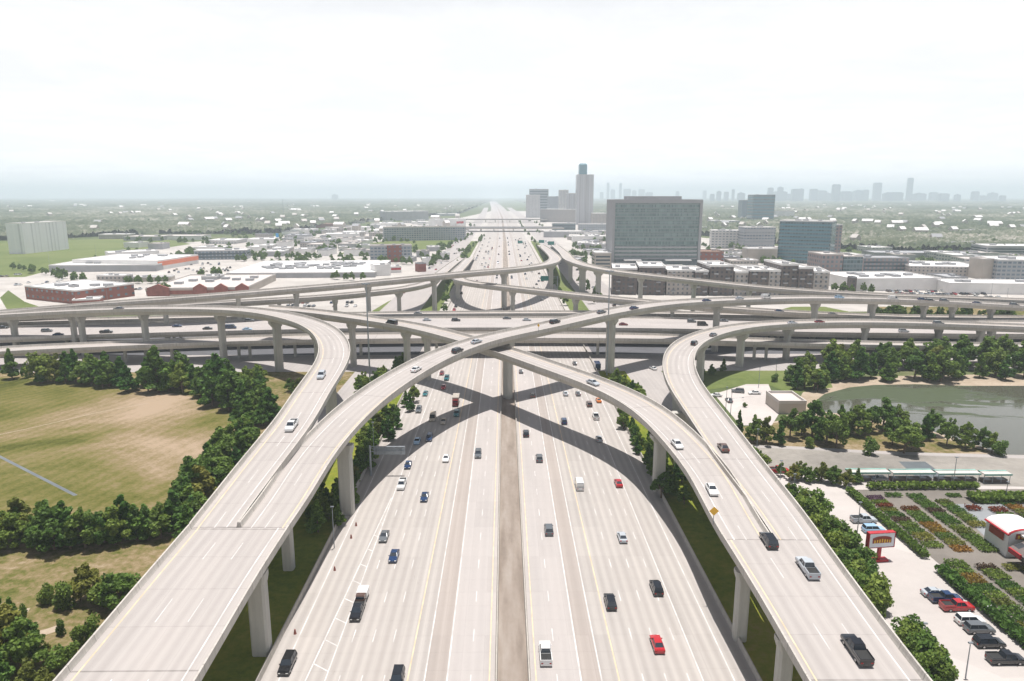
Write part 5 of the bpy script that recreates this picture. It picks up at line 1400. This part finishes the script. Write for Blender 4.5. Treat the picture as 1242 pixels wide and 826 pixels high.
# the tall landmark and its neighbours
t, W, h = bldg(699, 272.5, 719, 272.5, 212, 40, 'tower_stone', 'roof_beige', 'landmark_tower', 'tallest tower in view, pale ribbed shaft with a blue glass top', 'tower', units=0)
zt = hAt(706, 198, P(709, 272.5).y); zm = h
m = MB(); m.box(W * .12, W * .6, 6, 32, zm + .06, zt - 3); m.loft([(W * .12, 6, zt - 3), (W * .6, 6, zt - 3), (W * .6, 32, zt - 3), (W * .12, 32, zt - 3)], [(W * .2, 10, zt), (W * .52, 10, zt), (W * .52, 28, zt), (W * .2, 28, zt)])
m.build('glass_crown', M['tower_glass'], t)
bldg(678, 266, 689, 266, 230.5, 40, 'white_wall', 'roof_white', 'high_rise', 'pale blue white high rise left of the tallest tower', 'tower', units=1)
bldg(687, 268, 699, 268, 234.5, 30, 'tower_stone', 'roof_white', 'high_rise', 'beige high rise touching the left side of the tallest tower', 'tower', units=0)
bldg(642, 262, 665, 262, 229.5, 40, 'grey_wall', 'roof_grey', 'high_rise', 'grey banded high rise nearest the vanishing freeway', 'tower', units=1, bands=(9, 8))
bldg(638, 264, 655, 264, 236.5, 30, 'white_wall', 'roof_white', 'high_rise', 'lower white banded block in front of the grey high rise', 'tower', units=1)
bldg(664, 264, 679, 264, 238.5, 40, 'grey_wall', 'roof_grey', 'high_rise', 'grey block between the two groups of high rises', 'tower', units=1)
bldg(655, 269, 698, 270, 254, 50, 'tan_wall', 'roof_white', 'mall', 'low pale mall block in front of the high rises', 'shopping centre', units=4)
bldg(719, 274, 745, 274, 259, 50, 'tan_wall', 'roof_white', 'mall', 'low pale block behind the left edge of the large glass office', units=2)
bldg(670, 279, 698, 279, 271, 26, 'glass_blue', 'roof_white', 'office_block', 'dark glass block with a white roof below the tallest tower', 'office building', units=1, bands=(2, 2))
bldg(702, 279, 742, 279, 272, 26, 'grey_wall', 'roof_white', 'office_block', 'low grey blue block below the right side of the tallest tower', units=1)
bldg(695, 294, 742, 294, 287, 30, 'plain_white', 'roof_white', 'store', 'low white store with blue trim left of the large glass office', 'store', units=3)
bldg(660, 288, 690, 288, 281, 30, 'plain_grey', 'roof_white', 'store', 'grey store beside the far frontage road', 'store', units=2)

# skyline towards the horizon
gS = 'hazy towers on the horizon skyline'
YT = 8200.0
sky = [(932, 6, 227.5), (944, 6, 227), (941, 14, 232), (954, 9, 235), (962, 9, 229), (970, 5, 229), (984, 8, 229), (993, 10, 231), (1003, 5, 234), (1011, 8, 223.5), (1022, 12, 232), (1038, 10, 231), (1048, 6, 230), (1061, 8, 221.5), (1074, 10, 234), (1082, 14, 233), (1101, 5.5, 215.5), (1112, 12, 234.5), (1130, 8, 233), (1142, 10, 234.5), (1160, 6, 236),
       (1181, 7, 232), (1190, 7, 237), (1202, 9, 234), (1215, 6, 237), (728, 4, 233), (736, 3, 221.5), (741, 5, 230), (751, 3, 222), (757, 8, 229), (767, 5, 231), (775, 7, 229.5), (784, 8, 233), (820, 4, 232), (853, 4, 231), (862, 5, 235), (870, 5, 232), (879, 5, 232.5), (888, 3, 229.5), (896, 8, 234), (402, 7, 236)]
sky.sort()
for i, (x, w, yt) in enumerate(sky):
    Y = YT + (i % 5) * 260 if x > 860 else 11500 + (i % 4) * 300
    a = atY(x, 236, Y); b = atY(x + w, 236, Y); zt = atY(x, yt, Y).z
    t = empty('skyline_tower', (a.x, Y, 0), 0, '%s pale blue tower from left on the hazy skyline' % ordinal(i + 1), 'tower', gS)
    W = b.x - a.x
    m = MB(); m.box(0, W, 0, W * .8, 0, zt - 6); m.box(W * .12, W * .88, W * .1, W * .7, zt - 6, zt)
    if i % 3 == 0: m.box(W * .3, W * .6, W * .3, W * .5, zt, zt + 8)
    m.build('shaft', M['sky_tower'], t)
# scattered roofs in the woodland: each its own
gH = 'pale roofs scattered in the woodland'
def house_mesh(k):
    m = MB(); w, d, h = [(16, 10, 6.5), (24, 13, 7), (12, 10, 7.5)][k]
    m.box(0, w, 0, d, 0, h, 0)
    m.face([(-.5, -.5, h), (w + .5, -.5, h), (w + .5, d / 2, h + 3.5), (-.5, d / 2, h + 3.5)], 1); m.face([(-.5, d / 2, h + 3.5), (w + .5, d / 2, h + 3.5), (w + .5, d + .5, h), (-.5, d + .5, h)], 1)
    m.face([(-.5, -.5, h), (-.5, d / 2, h + 3.5), (-.5, d + .5, h)], 0); m.face([(w + .5, -.5, h), (w + .5, d + .5, h), (w + .5, d / 2, h + 3.5)], 0)
    return m
HM = [house_mesh(k).mesh('house', [M['plain_beige'], M[r_]]) for k, r_ in ((0, 'roof_white'), (1, 'roof_white'), (2, 'roof_beige'), (0, 'roof_grey'), (2, 'roof_white'))]
pts_ = []
for x, y in [(135, 263), (150, 261.5), (165, 261), (110, 284), (60, 264), (230, 268), (262, 262), (268, 266), (285, 262), (292, 264), (300, 268), (275, 272), (255, 258), (340, 268), (10, 246), (60, 245), (240, 245), (300, 246), (330, 262), (400, 262), (430, 264), (560, 250), (540, 255),
             (1075, 283), (1092, 286), (1110, 287), (1120, 283), (1155, 285), (1200, 280), (1225, 283), (1238, 282), (1010, 276), (1180, 272), (930, 276), (1140, 270), (870, 262), (985, 290), (1060, 276), (1130, 296), (1030, 298)]:
    pts_.append((x, y))
for k in range(150): pts_.append((rb.choice([rb.uniform(0, 560), rb.uniform(860, 1242)]), 250 + 34 * rb.random() ** 1.3))
pts_.sort()
for i, (x, y) in enumerate(pts_):
    p = P(x, y)
    o = link('house', HM[i % 5], None, (p.x, p.y, 1.5), rb.uniform(-1.5, 1.5))
    o.scale = (.85 + p.y / 9000,) * 2 + (1.5,)
    tag(o, '%s small pale roof from left among distant woodland trees' % ordinal(i + 1), 'building', gH)
# fill of low commercial sheds beyond the beltway
gW = 'low white commercial sheds beyond the beltway'
fill = []
for x, y, w, d in [(300, 305, 26, 25), (330, 308, 24, 20), (372, 303, 30, 22), (410, 301, 26, 26), (430, 296, 20, 20), (250, 296, 40, 30), (300, 296, 36, 30), (345, 291, 30, 30), (380, 296, 22, 20), (415, 286, 30, 30), (445, 283, 26, 30), (420, 279, 26, 30), (395, 281, 24, 30), (450, 274, 30, 40), (500, 272, 30, 30), (480, 262, 40, 50), (530, 262, 30, 40),
                   (520, 305, 16, 14), (535, 314, 12, 10), (505, 312, 14, 10), (512, 322, 12, 10), (490, 318, 12, 12), (245, 347, 20, 10), (150, 292, 50, 30), (190, 291, 60, 30), (120, 290, 40, 20), (0, 286, 26, 30), (10, 296, 20, 20), (235, 306, 40, 20), (700, 300, 20, 20), (720, 303, 18, 18), (690, 284, 26, 20), (715, 286, 20, 20),
                   (860, 322, 20, 12), (885, 324, 22, 14), (905, 324, 16, 12), (1150, 345, 26, 20), (880, 288, 20, 20), (1005, 296, 20, 30), (1170, 322, 26, 20), (1060, 302, 30, 30), (1110, 303, 30, 30), (1150, 300, 30, 30)]:
    fill.append((x, y, w, d))
taken = []
for k in range(420):
    if len(fill) > 190: break
    x, y = (rb.uniform(150, 556), rb.uniform(267, 312)) if k % 3 else (rb.choice([rb.uniform(690, 738), rb.uniform(862, 935), rb.uniform(1010, 1242)]), rb.uniform(283, 322))
    if (x < 300 and y < 300) or (445 < x < 570 and 288 < y < 320) or (180 < x < 310 and y > 300): continue
    sc_ = (y - 237) / 60
    if any(abs(x - a) < 16 * sc_ and abs(y - b_) < 4 * sc_ for a, b_ in taken): continue
    taken.append((x, y)); fill.append((x, y, rb.uniform(10, 24) * sc_, rb.uniform(10, 22)))
fill.sort()
for i, (x, y, w, d) in enumerate(fill):
    bldg(x, y, x + w * .9, y + rb.uniform(-.3, .3), y - 5, d * 1.6, rb.choice(['plain_white', 'plain_white', 'white_wall', 'tan_wall', 'plain_grey']), rb.choice(['roof_white', 'roof_white', 'roof_beige', 'roof_grey']), 'commercial_shed', '%s low commercial shed from left among shops beyond the beltway' % ordinal(i + 1), 'store', units=2, group=gW, h=rb.uniform(5, 8))
# far overpasses across the freeway
for i, (yy, w_, lab) in enumerate([(285, 3.5, None), (276, 24, 'grey overpass crossing the freeway far beyond the flyovers'), (266, 18, 'most distant overpass across the vanishing freeway')]):
    if lab is None: continue
    Y = P(612, yy, 8).y
    t = empty('overpass', (fx(Y), Y, 0), 0, lab, 'bridge', 'far overpasses')
    m = MB(); m.box(-130, 130, -w_, w_, 6.6, 8); m.build('deck', M['asphalt'], t)
    m = MB(); m.box(-130, 130, -w_ - .3, -w_, 6, 9); m.build('parapet', M['parapet'], t); m = MB(); m.box(-130, 130, w_, w_ + .3, 6, 9); m.build('parapet', M['parapet'], t)
    for x in (-48, -20, 1, 22, 48):
        m = MB(); m.box(x - .8, x + .8, -w_ + 1, w_ - 1, -.2, 6.6); m.build('pier', M['pier'], t)

# ------------------------------------------------------------------ signs, masts, poles
def gantry(px, py, side, span, H, panels, label, face=-1, panel_mat='sign_green'):
    p = P(px, py)
    t = empty('overhead_sign', (p.x, p.y, 0), 0, label, 'road sign', 'overhead freeway signs')
    m = MB(); m.tube((0, 0, 0), (0, 0, H + 1.5), .32, .25, 10); m.build('post', M['steel'], t)
    m = MB()
    for z in (H - .2, H + 1.2): m.tube((0, 0, z), (side * span, 0, z), .13, .13, 6)
    n = int(span / 1.5)
    for k in range(n): m.tube((side * span * k / n, 0, H - .2 if k % 2 else H + 1.2), (side * span * (k + 1) / n, 0, H + 1.2 if k % 2 else H - .2), .06, .06, 5)
    m.build('truss', M['steel'], t)
    for a, b, z0, z1 in panels:
        m = MB(); x0, x1 = sorted((side * a, side * b)); m.box(x0, x1, face * .55 - .05, face * .55 + .05, z0, z1)
        for k in range(4):
            x = x0 + (x1 - x0) * (k + .5) / 4; m.box(x - .08, x + .08, .13 if face > 0 else -.49, .49 if face > 0 else -.13, z0, z1)
        m.build('sign_panel', M[panel_mat], t)
    return t
gantry(450, 577, 1, 9.6, 7.3, [(.9, 9.6, 6.0, 8.4)], 'cantilever sign seen from its grey back by the field side shoulder', face=1, panel_mat='steel')
gantry(676, 350, -1, 16, 9, [(6, 14, 6.6, 10.6)], 'teal overhead sign over the far freeway beside the flyover fork')
gantry(637, 301, -1, 12, 9, [(4, 11, 7, 11)], 'small teal overhead sign in the middle of the far freeway')
gantry(672, 303, -1, 26, 10, [(0, 9, 7, 12), (14, 22, 10, 14)], 'pair of teal overhead signs over the far frontage road')
def mast(px, py, H, label, r=.36, ring=True):
    p = P(px, py)
    t = empty('high_mast_light', (p.x, p.y, 0), 0, label, 'light mast', 'high mast lights')
    m = MB(); m.tube((0, 0, 0), (0, 0, H), r, r * .55, 10); m.build('pole', M['steel'], t)
    m = MB()
    for k in range(12):
        a, b = 2 * PI * k / 12, 2 * PI * (k + 1) / 12; m.tube((math.cos(a) * 1.3, math.sin(a) * 1.3, H), (math.cos(b) * 1.3, math.sin(b) * 1.3, H), .07, .07, 5)
    for k in range(3): a = 2 * PI * k / 3; m.tube((0, 0, H), (math.cos(a) * 1.3, math.sin(a) * 1.3, H), .05, .05, 5)
    lr_ = m.build('lamp_ring', M['steel'], t)
    for k in range(6):
        a = 2 * PI * k / 6; m = MB(); m.box(math.cos(a) * 1.5 - .25, math.cos(a) * 1.5 + .25, math.sin(a) * 1.5 - .25, math.sin(a) * 1.5 + .25, H - .3, H + .2); m.build('lamp', M['steel'], lr_)
mast(449, 466, 41.5, 'tall light mast between the bending ramp and the top flyover')
mast(736, 455, 45, 'tall light mast beside the pier right of the freeway')
mast(344, 262, 62, 'thin distant mast rising above the woodland', r=.9)
def pole(px, py, H, label, arm=0.0, head='lamp', r=.12, h0=0.0):
    p = P(px, py, h0)
    t = empty('light_pole', tuple(p), 0, label, 'light pole', 'single light poles')
    m = MB(); m.tube((0, 0, 0), (0, 0, H), r, r * .6, 8)
    if arm: m.tube((0, 0, H - .1), (arm, 0, H + .3), r * .5, r * .4, 6)
    m.build('pole', M['steel'], t)
    m = MB(); x = arm; m.box(x - .35, x + .35, -.16, .16, H + .2, H + .42); m.build('lamp', M['steel'], t)
PL = [(405.5, 665, 9.5, 'slim pole on the dark verge beside the field side freeway shoulder'), (453.5, 548, 9, 'grey pole right behind the cantilever sign'), (132, 379, 17, 'thin pole behind the bending ramp near the red brick store'), (135, 412, 12, 'thin pole on the cross roads below the bending ramp'),
      (1038, 662, 10, 'dark pole beside the garden centre price sign'), (1118, 790, 5, 'short lamp pole on the garden centre lot near the white car'), (1171, 822, 6, 'short lamp pole on the garden centre lot near the black cars'), (917, 555, 8.5, 'dark pole between the ramp edge and the channel'),
      (1156, 588, 7.5, 'dark pole standing by the drainage channel'), (962, 603, 6, 'pale pole near the small trees by the channel'), (945, 595, 8, 'slim pole by the ramp edge near the red pickup'), (880, 500, 9, 'grey pole before the little parking lot'), (886, 503, 9, 'taller grey pole before the little parking lot'),
      (1201, 366, 14, 'slim pole among the parked cars near the dealership'), (1219, 378, 15, 'second slim pole near the dealership lots'), (1219, 608, 5, 'short pole behind the garden centre beds'), (920, 470, 8, 'slim pole on the lawn above the little lot'), (941, 455, 7, 'short pole at the lawn edge below the beltway'),
      (61, 328, 20, 'thin pole at the edge of the green field'), (118, 320, 22, 'thin pole before the green field far off'), (253, 290, 26, 'distant thin pole at the woodland edge'), (285, 290, 26, 'second distant thin pole at the woodland edge')]
for a in PL: pole(*a)
pole(888, 486, 1, 'curved arm lamp over the little parking lot', 4.0)
# warning signs on parapets
def ramp_sign(key, px, py, side, mat, label, size=.9, H=1.9):
    L = RAMPS[key]; i = on_ramp(key, px, py); d, n, s = frames(L)
    o = side * (L[i, 3] / 2 + .12)
    t = empty('warning_sign', (L[i, 0] + n[i, 0] * o, L[i, 1] + n[i, 1] * o, L[i, 2]), math.atan2(-d[i, 0], d[i, 1]), label, 'road sign')
    m = MB(); m.tube((0, 0, .2), (0, 0, H + 1), .07, .07, 6); m.build('post', M['steel'], t)
    m = MB(); c = H + 1; m.loft([(0, -.08, c - size), (size, -.08, c), (0, -.08, c + size), (-size, -.08, c)], [(0, -.12, c - size), (size, -.12, c), (0, -.12, c + size), (-size, -.12, c)]); m.build('sign_panel', M[mat], t)
ramp_sign('Rm', 885, 665, -1, 'sign_yellow', 'yellow diamond sign on the freeway side parapet of the pond side ramp') if False else None
ramp_sign('R2', 897, 648, -1, 'sign_yellow', 'yellow diamond sign on the freeway side parapet of the pond side ramp')
ramp_sign('L2', 636, 402, 1, 'sign_yellow', 'small yellow sign on the near parapet of the top arch', .7)
ramp_sign('B0', 658, 408, 1, 'sign_yellow', 'small yellow sign on the nearest beltway deck below the arch', .7) 
p = P(1014, 678); t = empty('warning_sign', tuple(p), 0, 'yellow diamond sign rising out of the bushes beside the ramp', 'road sign')
m = MB(); m.tube((0, 0, 0), (0, 0, 5), .08, .08, 6); m.build('post', M['steel'], t)
m = MB(); m.loft([(0, 0, 3.6), (.9, 0, 4.5), (0, 0, 5.4), (-.9, 0, 4.5)], [(0, .05, 3.6), (.9, .05, 4.5), (0, .05, 5.4), (-.9, .05, 4.5)]); m.build('sign_panel', M['sign_yellow'], t)
# cones / delineators along the shoulder
for i, (x, y) in enumerate([(358, 769), (406, 692), (426, 653), (432, 638), (497, 494)]):
    p = P(x, y); t = tag(link('delineator', None if False else (lambda mm: (mm.tube((0, 0, 0), (0, 0, .9), .28, .12, 8), mm.mesh('delineator', M['brick_plain']))[1])(MB()), None, (p.x, p.y, .04)), '%s little dark red drum from the near end along the field side shoulder' % ordinal(i + 1), 'traffic drum', 'drums along the shoulder')

# ------------------------------------------------------------------ small building by the pond and the garden centre
bldg(944, 502, 977, 502, 489, 13, 'plain_beige', 'roof_beige', 'pump_house', 'flat beige building by the pond with a dark open bay', units=0)
p = P(1065, 680); px_ = p
t = empty('pylon_sign', (p.x, p.y, 0), R(6), 'white pylon sign on a red post with an arched emblem', 'sign')
m = MB(); m.box(-.3, .3, -.3, .3, 0, 3.4); m.box(-1.6, 1.9, -.7, .7, 0, .5); m.build('post', M['red_paint'], t)
m = MB(); m.box(-2.8, 2.8, -.5, .5, 3.4, 6.5); m.build('sign_box', M['sign_white'], t)
m = MB()
for q in ((-2.95, -2.8, 3.25, 6.65), (2.8, 2.95, 3.25, 6.65)): m.box(q[0], q[1], -.56, .56, q[2], q[3])
m.box(-2.8, 2.8, -.56, .56, 6.5, 6.65); m.box(-2.8, 2.8, -.56, .56, 3.25, 3.4); m.build('frame', M['red_paint'], t)
m = MB(); n = 14
for k in range(n):
    a, b = -2.1 + 4.2 * k / n, -2.1 + 4.2 * (k + 1) / n
    f = lambda x: 5.15 + .75 * math.sqrt(max(0, 1 - (x / 2.3) ** 2))
    m.loft([(a, -.51, 4.35), (b, -.51, 4.35), (b, -.51, f(b)), (a, -.51, f(a))], [(a, -.56, 4.35), (b, -.56, 4.35), (b, -.56, f(b)), (a, -.56, f(a))])
m.build('emblem', M['dark_red'], t)
m = MB()
for k in range(7):
    x = -1.75 + k * .56; m.box(x, x + .26, -.6, -.565, 4.4 + .1 * (k % 2), 5.0 + .3 * (1 - abs(k - 3) / 3.5)); 
m.build('emblem_stroke', M['letter_yellow'], t)
# hedge rows
def hedge(x0, x1, y0, y1, H, label, mat='leaf_hedge', dens=9, leaf=.42):
    rs = np.random.RandomState(int(abs(x0 * 7 + y0)) % 1000)
    n = int((x1 - x0) * (y1 - y0) * dens) + 60
    n = min(n, 14000)
    c = np.stack([rs.uniform(x0, x1, n), rs.uniform(y0, y1, n), rs.uniform(.1, 1, n) ** .6 * H], 1)
    c[:, 2] += rs.uniform(-.15, .15, n)
    a = rs.normal(size=(n, 3)); a /= np.linalg.norm(a, axis=1)[:, None]; b = np.cross(a, rs.normal(size=(n, 3))); b /= np.linalg.norm(b, axis=1)[:, None]
    s = leaf * rs.uniform(.6, 1.3, n)[:, None]
    v = np.stack([c - a * s - b * s * .3, c - b * s, c + a * s + b * s * .2, c + b * s], 1).reshape(-1, 3)
    cen = np.array([(x0 + x1) / 2, (y0 + y1) / 2, 0]); v -= cen
    return v, cen
gB = 'hedges and plant beds of the garden centre'
BED = []
def bed(x0, x1, y0, y1, H, mat, desc, name='plant_bed', cat='plant bed', dens=9, leaf=.42):
    v, cen = hedge(x0, x1, y0, y1, H, '', mat, dens, leaf)
    o = link(name, quads_mesh('foliage', v, M[mat] if mat in M else mat), None, tuple(cen))
    tag(o, None, cat, gB); BED.append((o, desc)); return o
bed(88.8, 90.4, 136, 170, 1.7, 'leaf_hedge', 'long clipped green hedge between the lot and the plant beds', 'hedge', 'hedge', 60, .3)
bed(88.4, 90.9, 104, 131, 1.7, 'leaf_hedge', 'green hedge behind the parked cars', 'hedge', 'hedge', 30)
bed(88, 96, 92, 104, 3.2, 'leaf_hedge', 'bulging bright green hedge at the near end of the parked cars', 'hedge', 'hedge', 26)
bed(96, 125, 171.5, 173.5, 1.6, 'leaf_hedge', 'thin green hedge below the teal shade roofs', 'hedge', 'hedge', 20)
bed(118, 150, 163, 167, 1.8, 'leaf_hedge', 'wide yellow green hedge behind the store', 'hedge', 'hedge', 20)
LM = {'green': M['leaf_hedge'], 'dark green': M['leaf_oak'], 'yellow green': M['leaf_yellow'], 'rusty': leaf_mat('rust_leaves', (.10, .03, .015), (.26, .10, .03)), 'purple': leaf_mat('purple_leaves', (.06, .03, .05), (.17, .10, .12)), 'golden': leaf_mat('gold_leaves', (.16, .10, .015), (.34, .24, .04)), 'brown': leaf_mat('brown_leaves', (.05, .035, .02), (.14, .10, .06))}
rbd = random.Random(9)
x = 92.6
sheet('gravel', [(91.3, 104), (128, 104), (150, 172), (91.3, 172)], .02, lot_mat('nursery_gravel', (.17, .15, .13), .35))
cols = list(LM)
for ci, (xa, xb) in enumerate([(92.4, 96.6), (97.8, 102.0), (103.4, 107.6), (108.8, 112.6), (113.8, 117.5), (119, 123), (124.4, 128.2)]):
    y = 106 if ci < 3 else 150
    while y < 167:
        d_ = rbd.uniform(1.6, 3.2)
        if not (134 < y + d_ / 2 < 137.5 and ci < 3) and rbd.random() < .93:
            c = rbd.choices(cols, [34, 26, 18, 7, 3, 6, 8])[0]
            o = bed(xa + .1, xb - .1, y, y + d_, rbd.uniform(.45, .95), LM[c], '%s bed of potted plants in the garden centre rows' % c, dens=34, leaf=.19)
        y += d_ + rbd.uniform(.15, .4)
bd = {}
for o, ds in BED: bd.setdefault(ds, []).append(o)
for ds, os_ in bd.items():
    os_.sort(key=lambda o: (-round(o.location[0] / 6), o.location[1]))
    os_.sort(key=lambda o: proj(o.location)[0])
    for i, o in enumerate(os_): o['label'] = ds if len(os_) == 1 else ds + ', %s from left' % ordinal(i + 1)
# grey shade cloth area, teal shade roofs
sheet('shade_cloth', [(108, 140), (113, 140), (126, 163), (112, 163)], .05, lot_mat('grey_gravel', (.22, .23, .24), .2))
for i, (xa, xb, yy) in enumerate([(93, 104, 177), (104.6, 116, 176.5), (116.6, 128, 176), (128.6, 136, 175.4)]):
    t = empty('shade_shed', (xa, yy, 0), 0, '%s teal edged open shade shed from the left behind the plant beds' % ordinal(i + 1), 'shed', 'teal edged shade sheds')
    W = xb - xa
    m = MB(); m.box(0, W, 0, 2.0, 2.6, 2.8); m.build('roof', M['roof_beige'], t)
    m = MB(); m.box(-.05, W + .05, -.15, -.01, 2.35, 2.85); m.box(-.05, W + .05, 2.01, 2.7, 2.5, 2.9); m.build('fascia', M['shade_green'], t)
    for q in range(4):
        m = MB(); xx = .2 + (W - .4) * q / 3; m.tube((xx, .3, 0), (xx, .3, 2.6), .08, .08, 6); m.build('post', M['steel'], t)
    m = MB(); m.box(.3, W - .3, .8, 2.6, 0, .9); m.build('bench', M['brown_wall'], t)
# the store: barrel roofed entrance with red trim, white main roof and red awning
t = empty('garden_store', (106.2, 116, 0), 0, 'white roofed garden store with red trimmed arched entrance at the photo edge', 'store')
m = MB(); m.box(4, 40, -14, 20, 0, 5); m.build('wall', M['plain_beige'], t)
m = MB(); m.box(3.4, 40.6, -14.6, 20.4, 5.002, 5.4); m.build('roof', M['roof_white'], t)
m = MB(); A = []; B = []
for k in range(9):
    a = PI * k / 8; A.append((4.2 - 4.2 * math.cos(a) + 1, 20.7, 5.2 + 1.3 * math.sin(a))); B.append((4.2 - 4.2 * math.cos(a) + 1, 28, 5.2 + 1.3 * math.sin(a)))
m.loft(A, B); m.build('arched_roof', M['roof_white'], t)
m = MB(); m.box(1.2, 9.2, 20.75, 27.9, 0, 5.18); m.build('entrance_wall', M['plain_white'], t)
m = MB()
for (a, b), (c, d_) in zip([(q[0], q[2]) for q in A[:-1]], [(q[0], q[2]) for q in A[1:]]): m.tube((a, 20.6, b), (c, 20.6, d_), .22, .22, 6)
m.tube((.95, 20.6, 5.2), (.95, 28, 5.2), .22, .22, 6); m.build('red_trim', M['red_paint'], t)
m = MB(); m.box(2.6, 7.8, 20.45, 20.6, 4.2, 5.4); m.build('sign_panel', M['dark_red'], t)
m = MB(); m.box(.95, 1.1, 22.0, 26.5, 3.2, 4.8); m.build('sign_panel', M['dark_red'], t)
for k in range(6):
    m = MB(); m.box(2.9 + k * .8, 3.3 + k * .8, 20.38, 20.44, 4.4, 5.1); m.build('sign_letter', M['letter_yellow'], t)
m = MB(); m.loft([(0, -14, 3.0), (0, 19, 3.0), (0, 19, 3.3), (0, -14, 3.3)], [(3.95, -14, 4.6), (3.95, 19, 4.6), (3.95, 19, 4.9), (3.95, -14, 4.9)]); m.build('awning', M['brown_wall'], t)
for k in range(6):
    m = MB(); y = -13 + k * 5.6; m.box(-.4, -.02, y, y + 3.4, 2.6, 3.6); m.build('awning_panel', M['red_paint'] if k % 2 else M['sign_yellow'], t)

# ------------------------------------------------------------------ haze, light, camera
m = MB(); m.box(-15500, 15500, -500, 22500, -1.2, 285)
hz = m.build('haze', [])
hm = bpy.data.materials.new('haze_air'); hm.use_nodes = True
nt = hm.node_tree
for n_ in list(nt.nodes): nt.nodes.remove(n_)
out = nt.nodes.new('ShaderNodeOutputMaterial'); pv = nt.nodes.new('ShaderNodeVolumePrincipled')
pv.inputs['Color'].default_value = (0.81, 0.915, 1.0, 1)
pv.inputs['Density'].default_value = HAZE_D
pv.inputs['Anisotropy'].default_value = 0.0
nt.links.new(pv.outputs[0], out.inputs['Volume'])
hz.data.materials.clear(); hz.data.materials.append(hm)
tag(hz, kind='stuff')

SUN_EL, SUN_AZ = R(85), R(28)      # azimuth from +Y towards +X
w = bpy.data.worlds.new('World'); SC.world = w; w.use_nodes = True
nt = w.node_tree
for n_ in list(nt.nodes): nt.nodes.remove(n_)
out = nt.nodes.new('ShaderNodeOutputWorld'); bg = nt.nodes.new('ShaderNodeBackground')
sk = nt.nodes.new('ShaderNodeTexSky'); sk.sky_type = 'NISHITA'; sk.sun_disc = False
sk.sun_elevation = SUN_EL; sk.sun_rotation = SUN_AZ; sk.dust_density = 3.0; sk.air_density = 1.0; sk.ozone_density = 1.0
tc = nt.nodes.new('ShaderNodeTexCoord')
sp_ = N(nt, 'ShaderNodeSeparateXYZ'); nt.links.new(tc.outputs['Generated'], sp_.inputs[0])
zz = math_(nt, 'ADD', math_(nt, 'ABSOLUTE', sp_.outputs[2]), 0.10)
cv = N(nt, 'ShaderNodeCombineXYZ')
nt.links.new(math_(nt, 'DIVIDE', sp_.outputs[0], zz), cv.inputs[0]); nt.links.new(math_(nt, 'DIVIDE', sp_.outputs[1], zz), cv.inputs[1])
cn = noise_(nt, cv.outputs[0], 1.6, 8, 0.62, 0.3)
cf = ramp_(nt, cn, [(0.40, g(0.925)), (0.50, g(0.965)), (0.60, g(1.0))])
low = N(nt, 'ShaderNodeMapRange', interpolation_type='SMOOTHSTEP'); nt.links.new(sp_.outputs[2], low.inputs[0])
for i_, v_ in ((1, 0.20), (2, 0.40), (3, 1.0), (4, 0.06)): low.inputs[i_].default_value = v_
hb = N(nt, 'ShaderNodeMapRange'); nt.links.new(sp_.outputs[2], hb.inputs[0])
for i_, v_ in ((1, 0.0), (2, 0.12), (3, CLOUD * 1.22), (4, CLOUD)): hb.inputs[i_].default_value = v_
cb = N(nt, 'ShaderNodeCombineColor')
for i_, v_ in ((0, 1.0), (1, 1.005), (2, 1.02)): nt.links.new(math_(nt, 'MULTIPLY', hb.outputs[0], v_), cb.inputs[i_])
cloud = cb.outputs[0]
nt.links.new(mixc(nt, math_(nt, 'MULTIPLY', cf, low.outputs[0]), sk.outputs[0], cloud), bg.inputs['Color'])
bg.inputs['Strength'].default_value = 0.05
nt.links.new(bg.outputs[0], out.inputs[0])
sl = bpy.data.lights.new('sun', 'SUN'); sl.energy = SUN_E; sl.angle = R(0.53); sl.color = (1, 0.965, 0.925)
so = bpy.data.objects.new('sun', sl); COL.objects.link(so)
sd = Vector((math.cos(SUN_EL) * math.sin(SUN_AZ), math.cos(SUN_EL) * math.cos(SUN_AZ), math.sin(SUN_EL)))
so.rotation_euler = sd.to_track_quat('Z', 'Y').to_euler()
cam = bpy.data.cameras.new('camera'); co_ = bpy.data.objects.new('camera', cam); COL.objects.link(co_)
cam.sensor_width = 36.0; cam.lens = FOC / 1242 * 36.0; cam.clip_start = 1; cam.clip_end = 60000
co_.location = (0, 0, CAMH); co_.rotation_euler = (PI / 2 - PITCH, 0, YAW)
SC.camera = co_
SC.render.engine = 'CYCLES'
SC.cycles.use_denoising = True
SC.cycles.max_bounces = 5; SC.cycles.diffuse_bounces = 2; SC.cycles.volume_bounces = 2; SC.cycles.transparent_max_bounces = 8
SC.cycles.use_adaptive_sampling = True; SC.cycles.adaptive_threshold = 0.02
SC.view_settings.view_transform = 'Standard'; SC.view_settings.look = 'None'; SC.view_settings.gamma = 1.0
SC.view_settings.exposure = EXPO
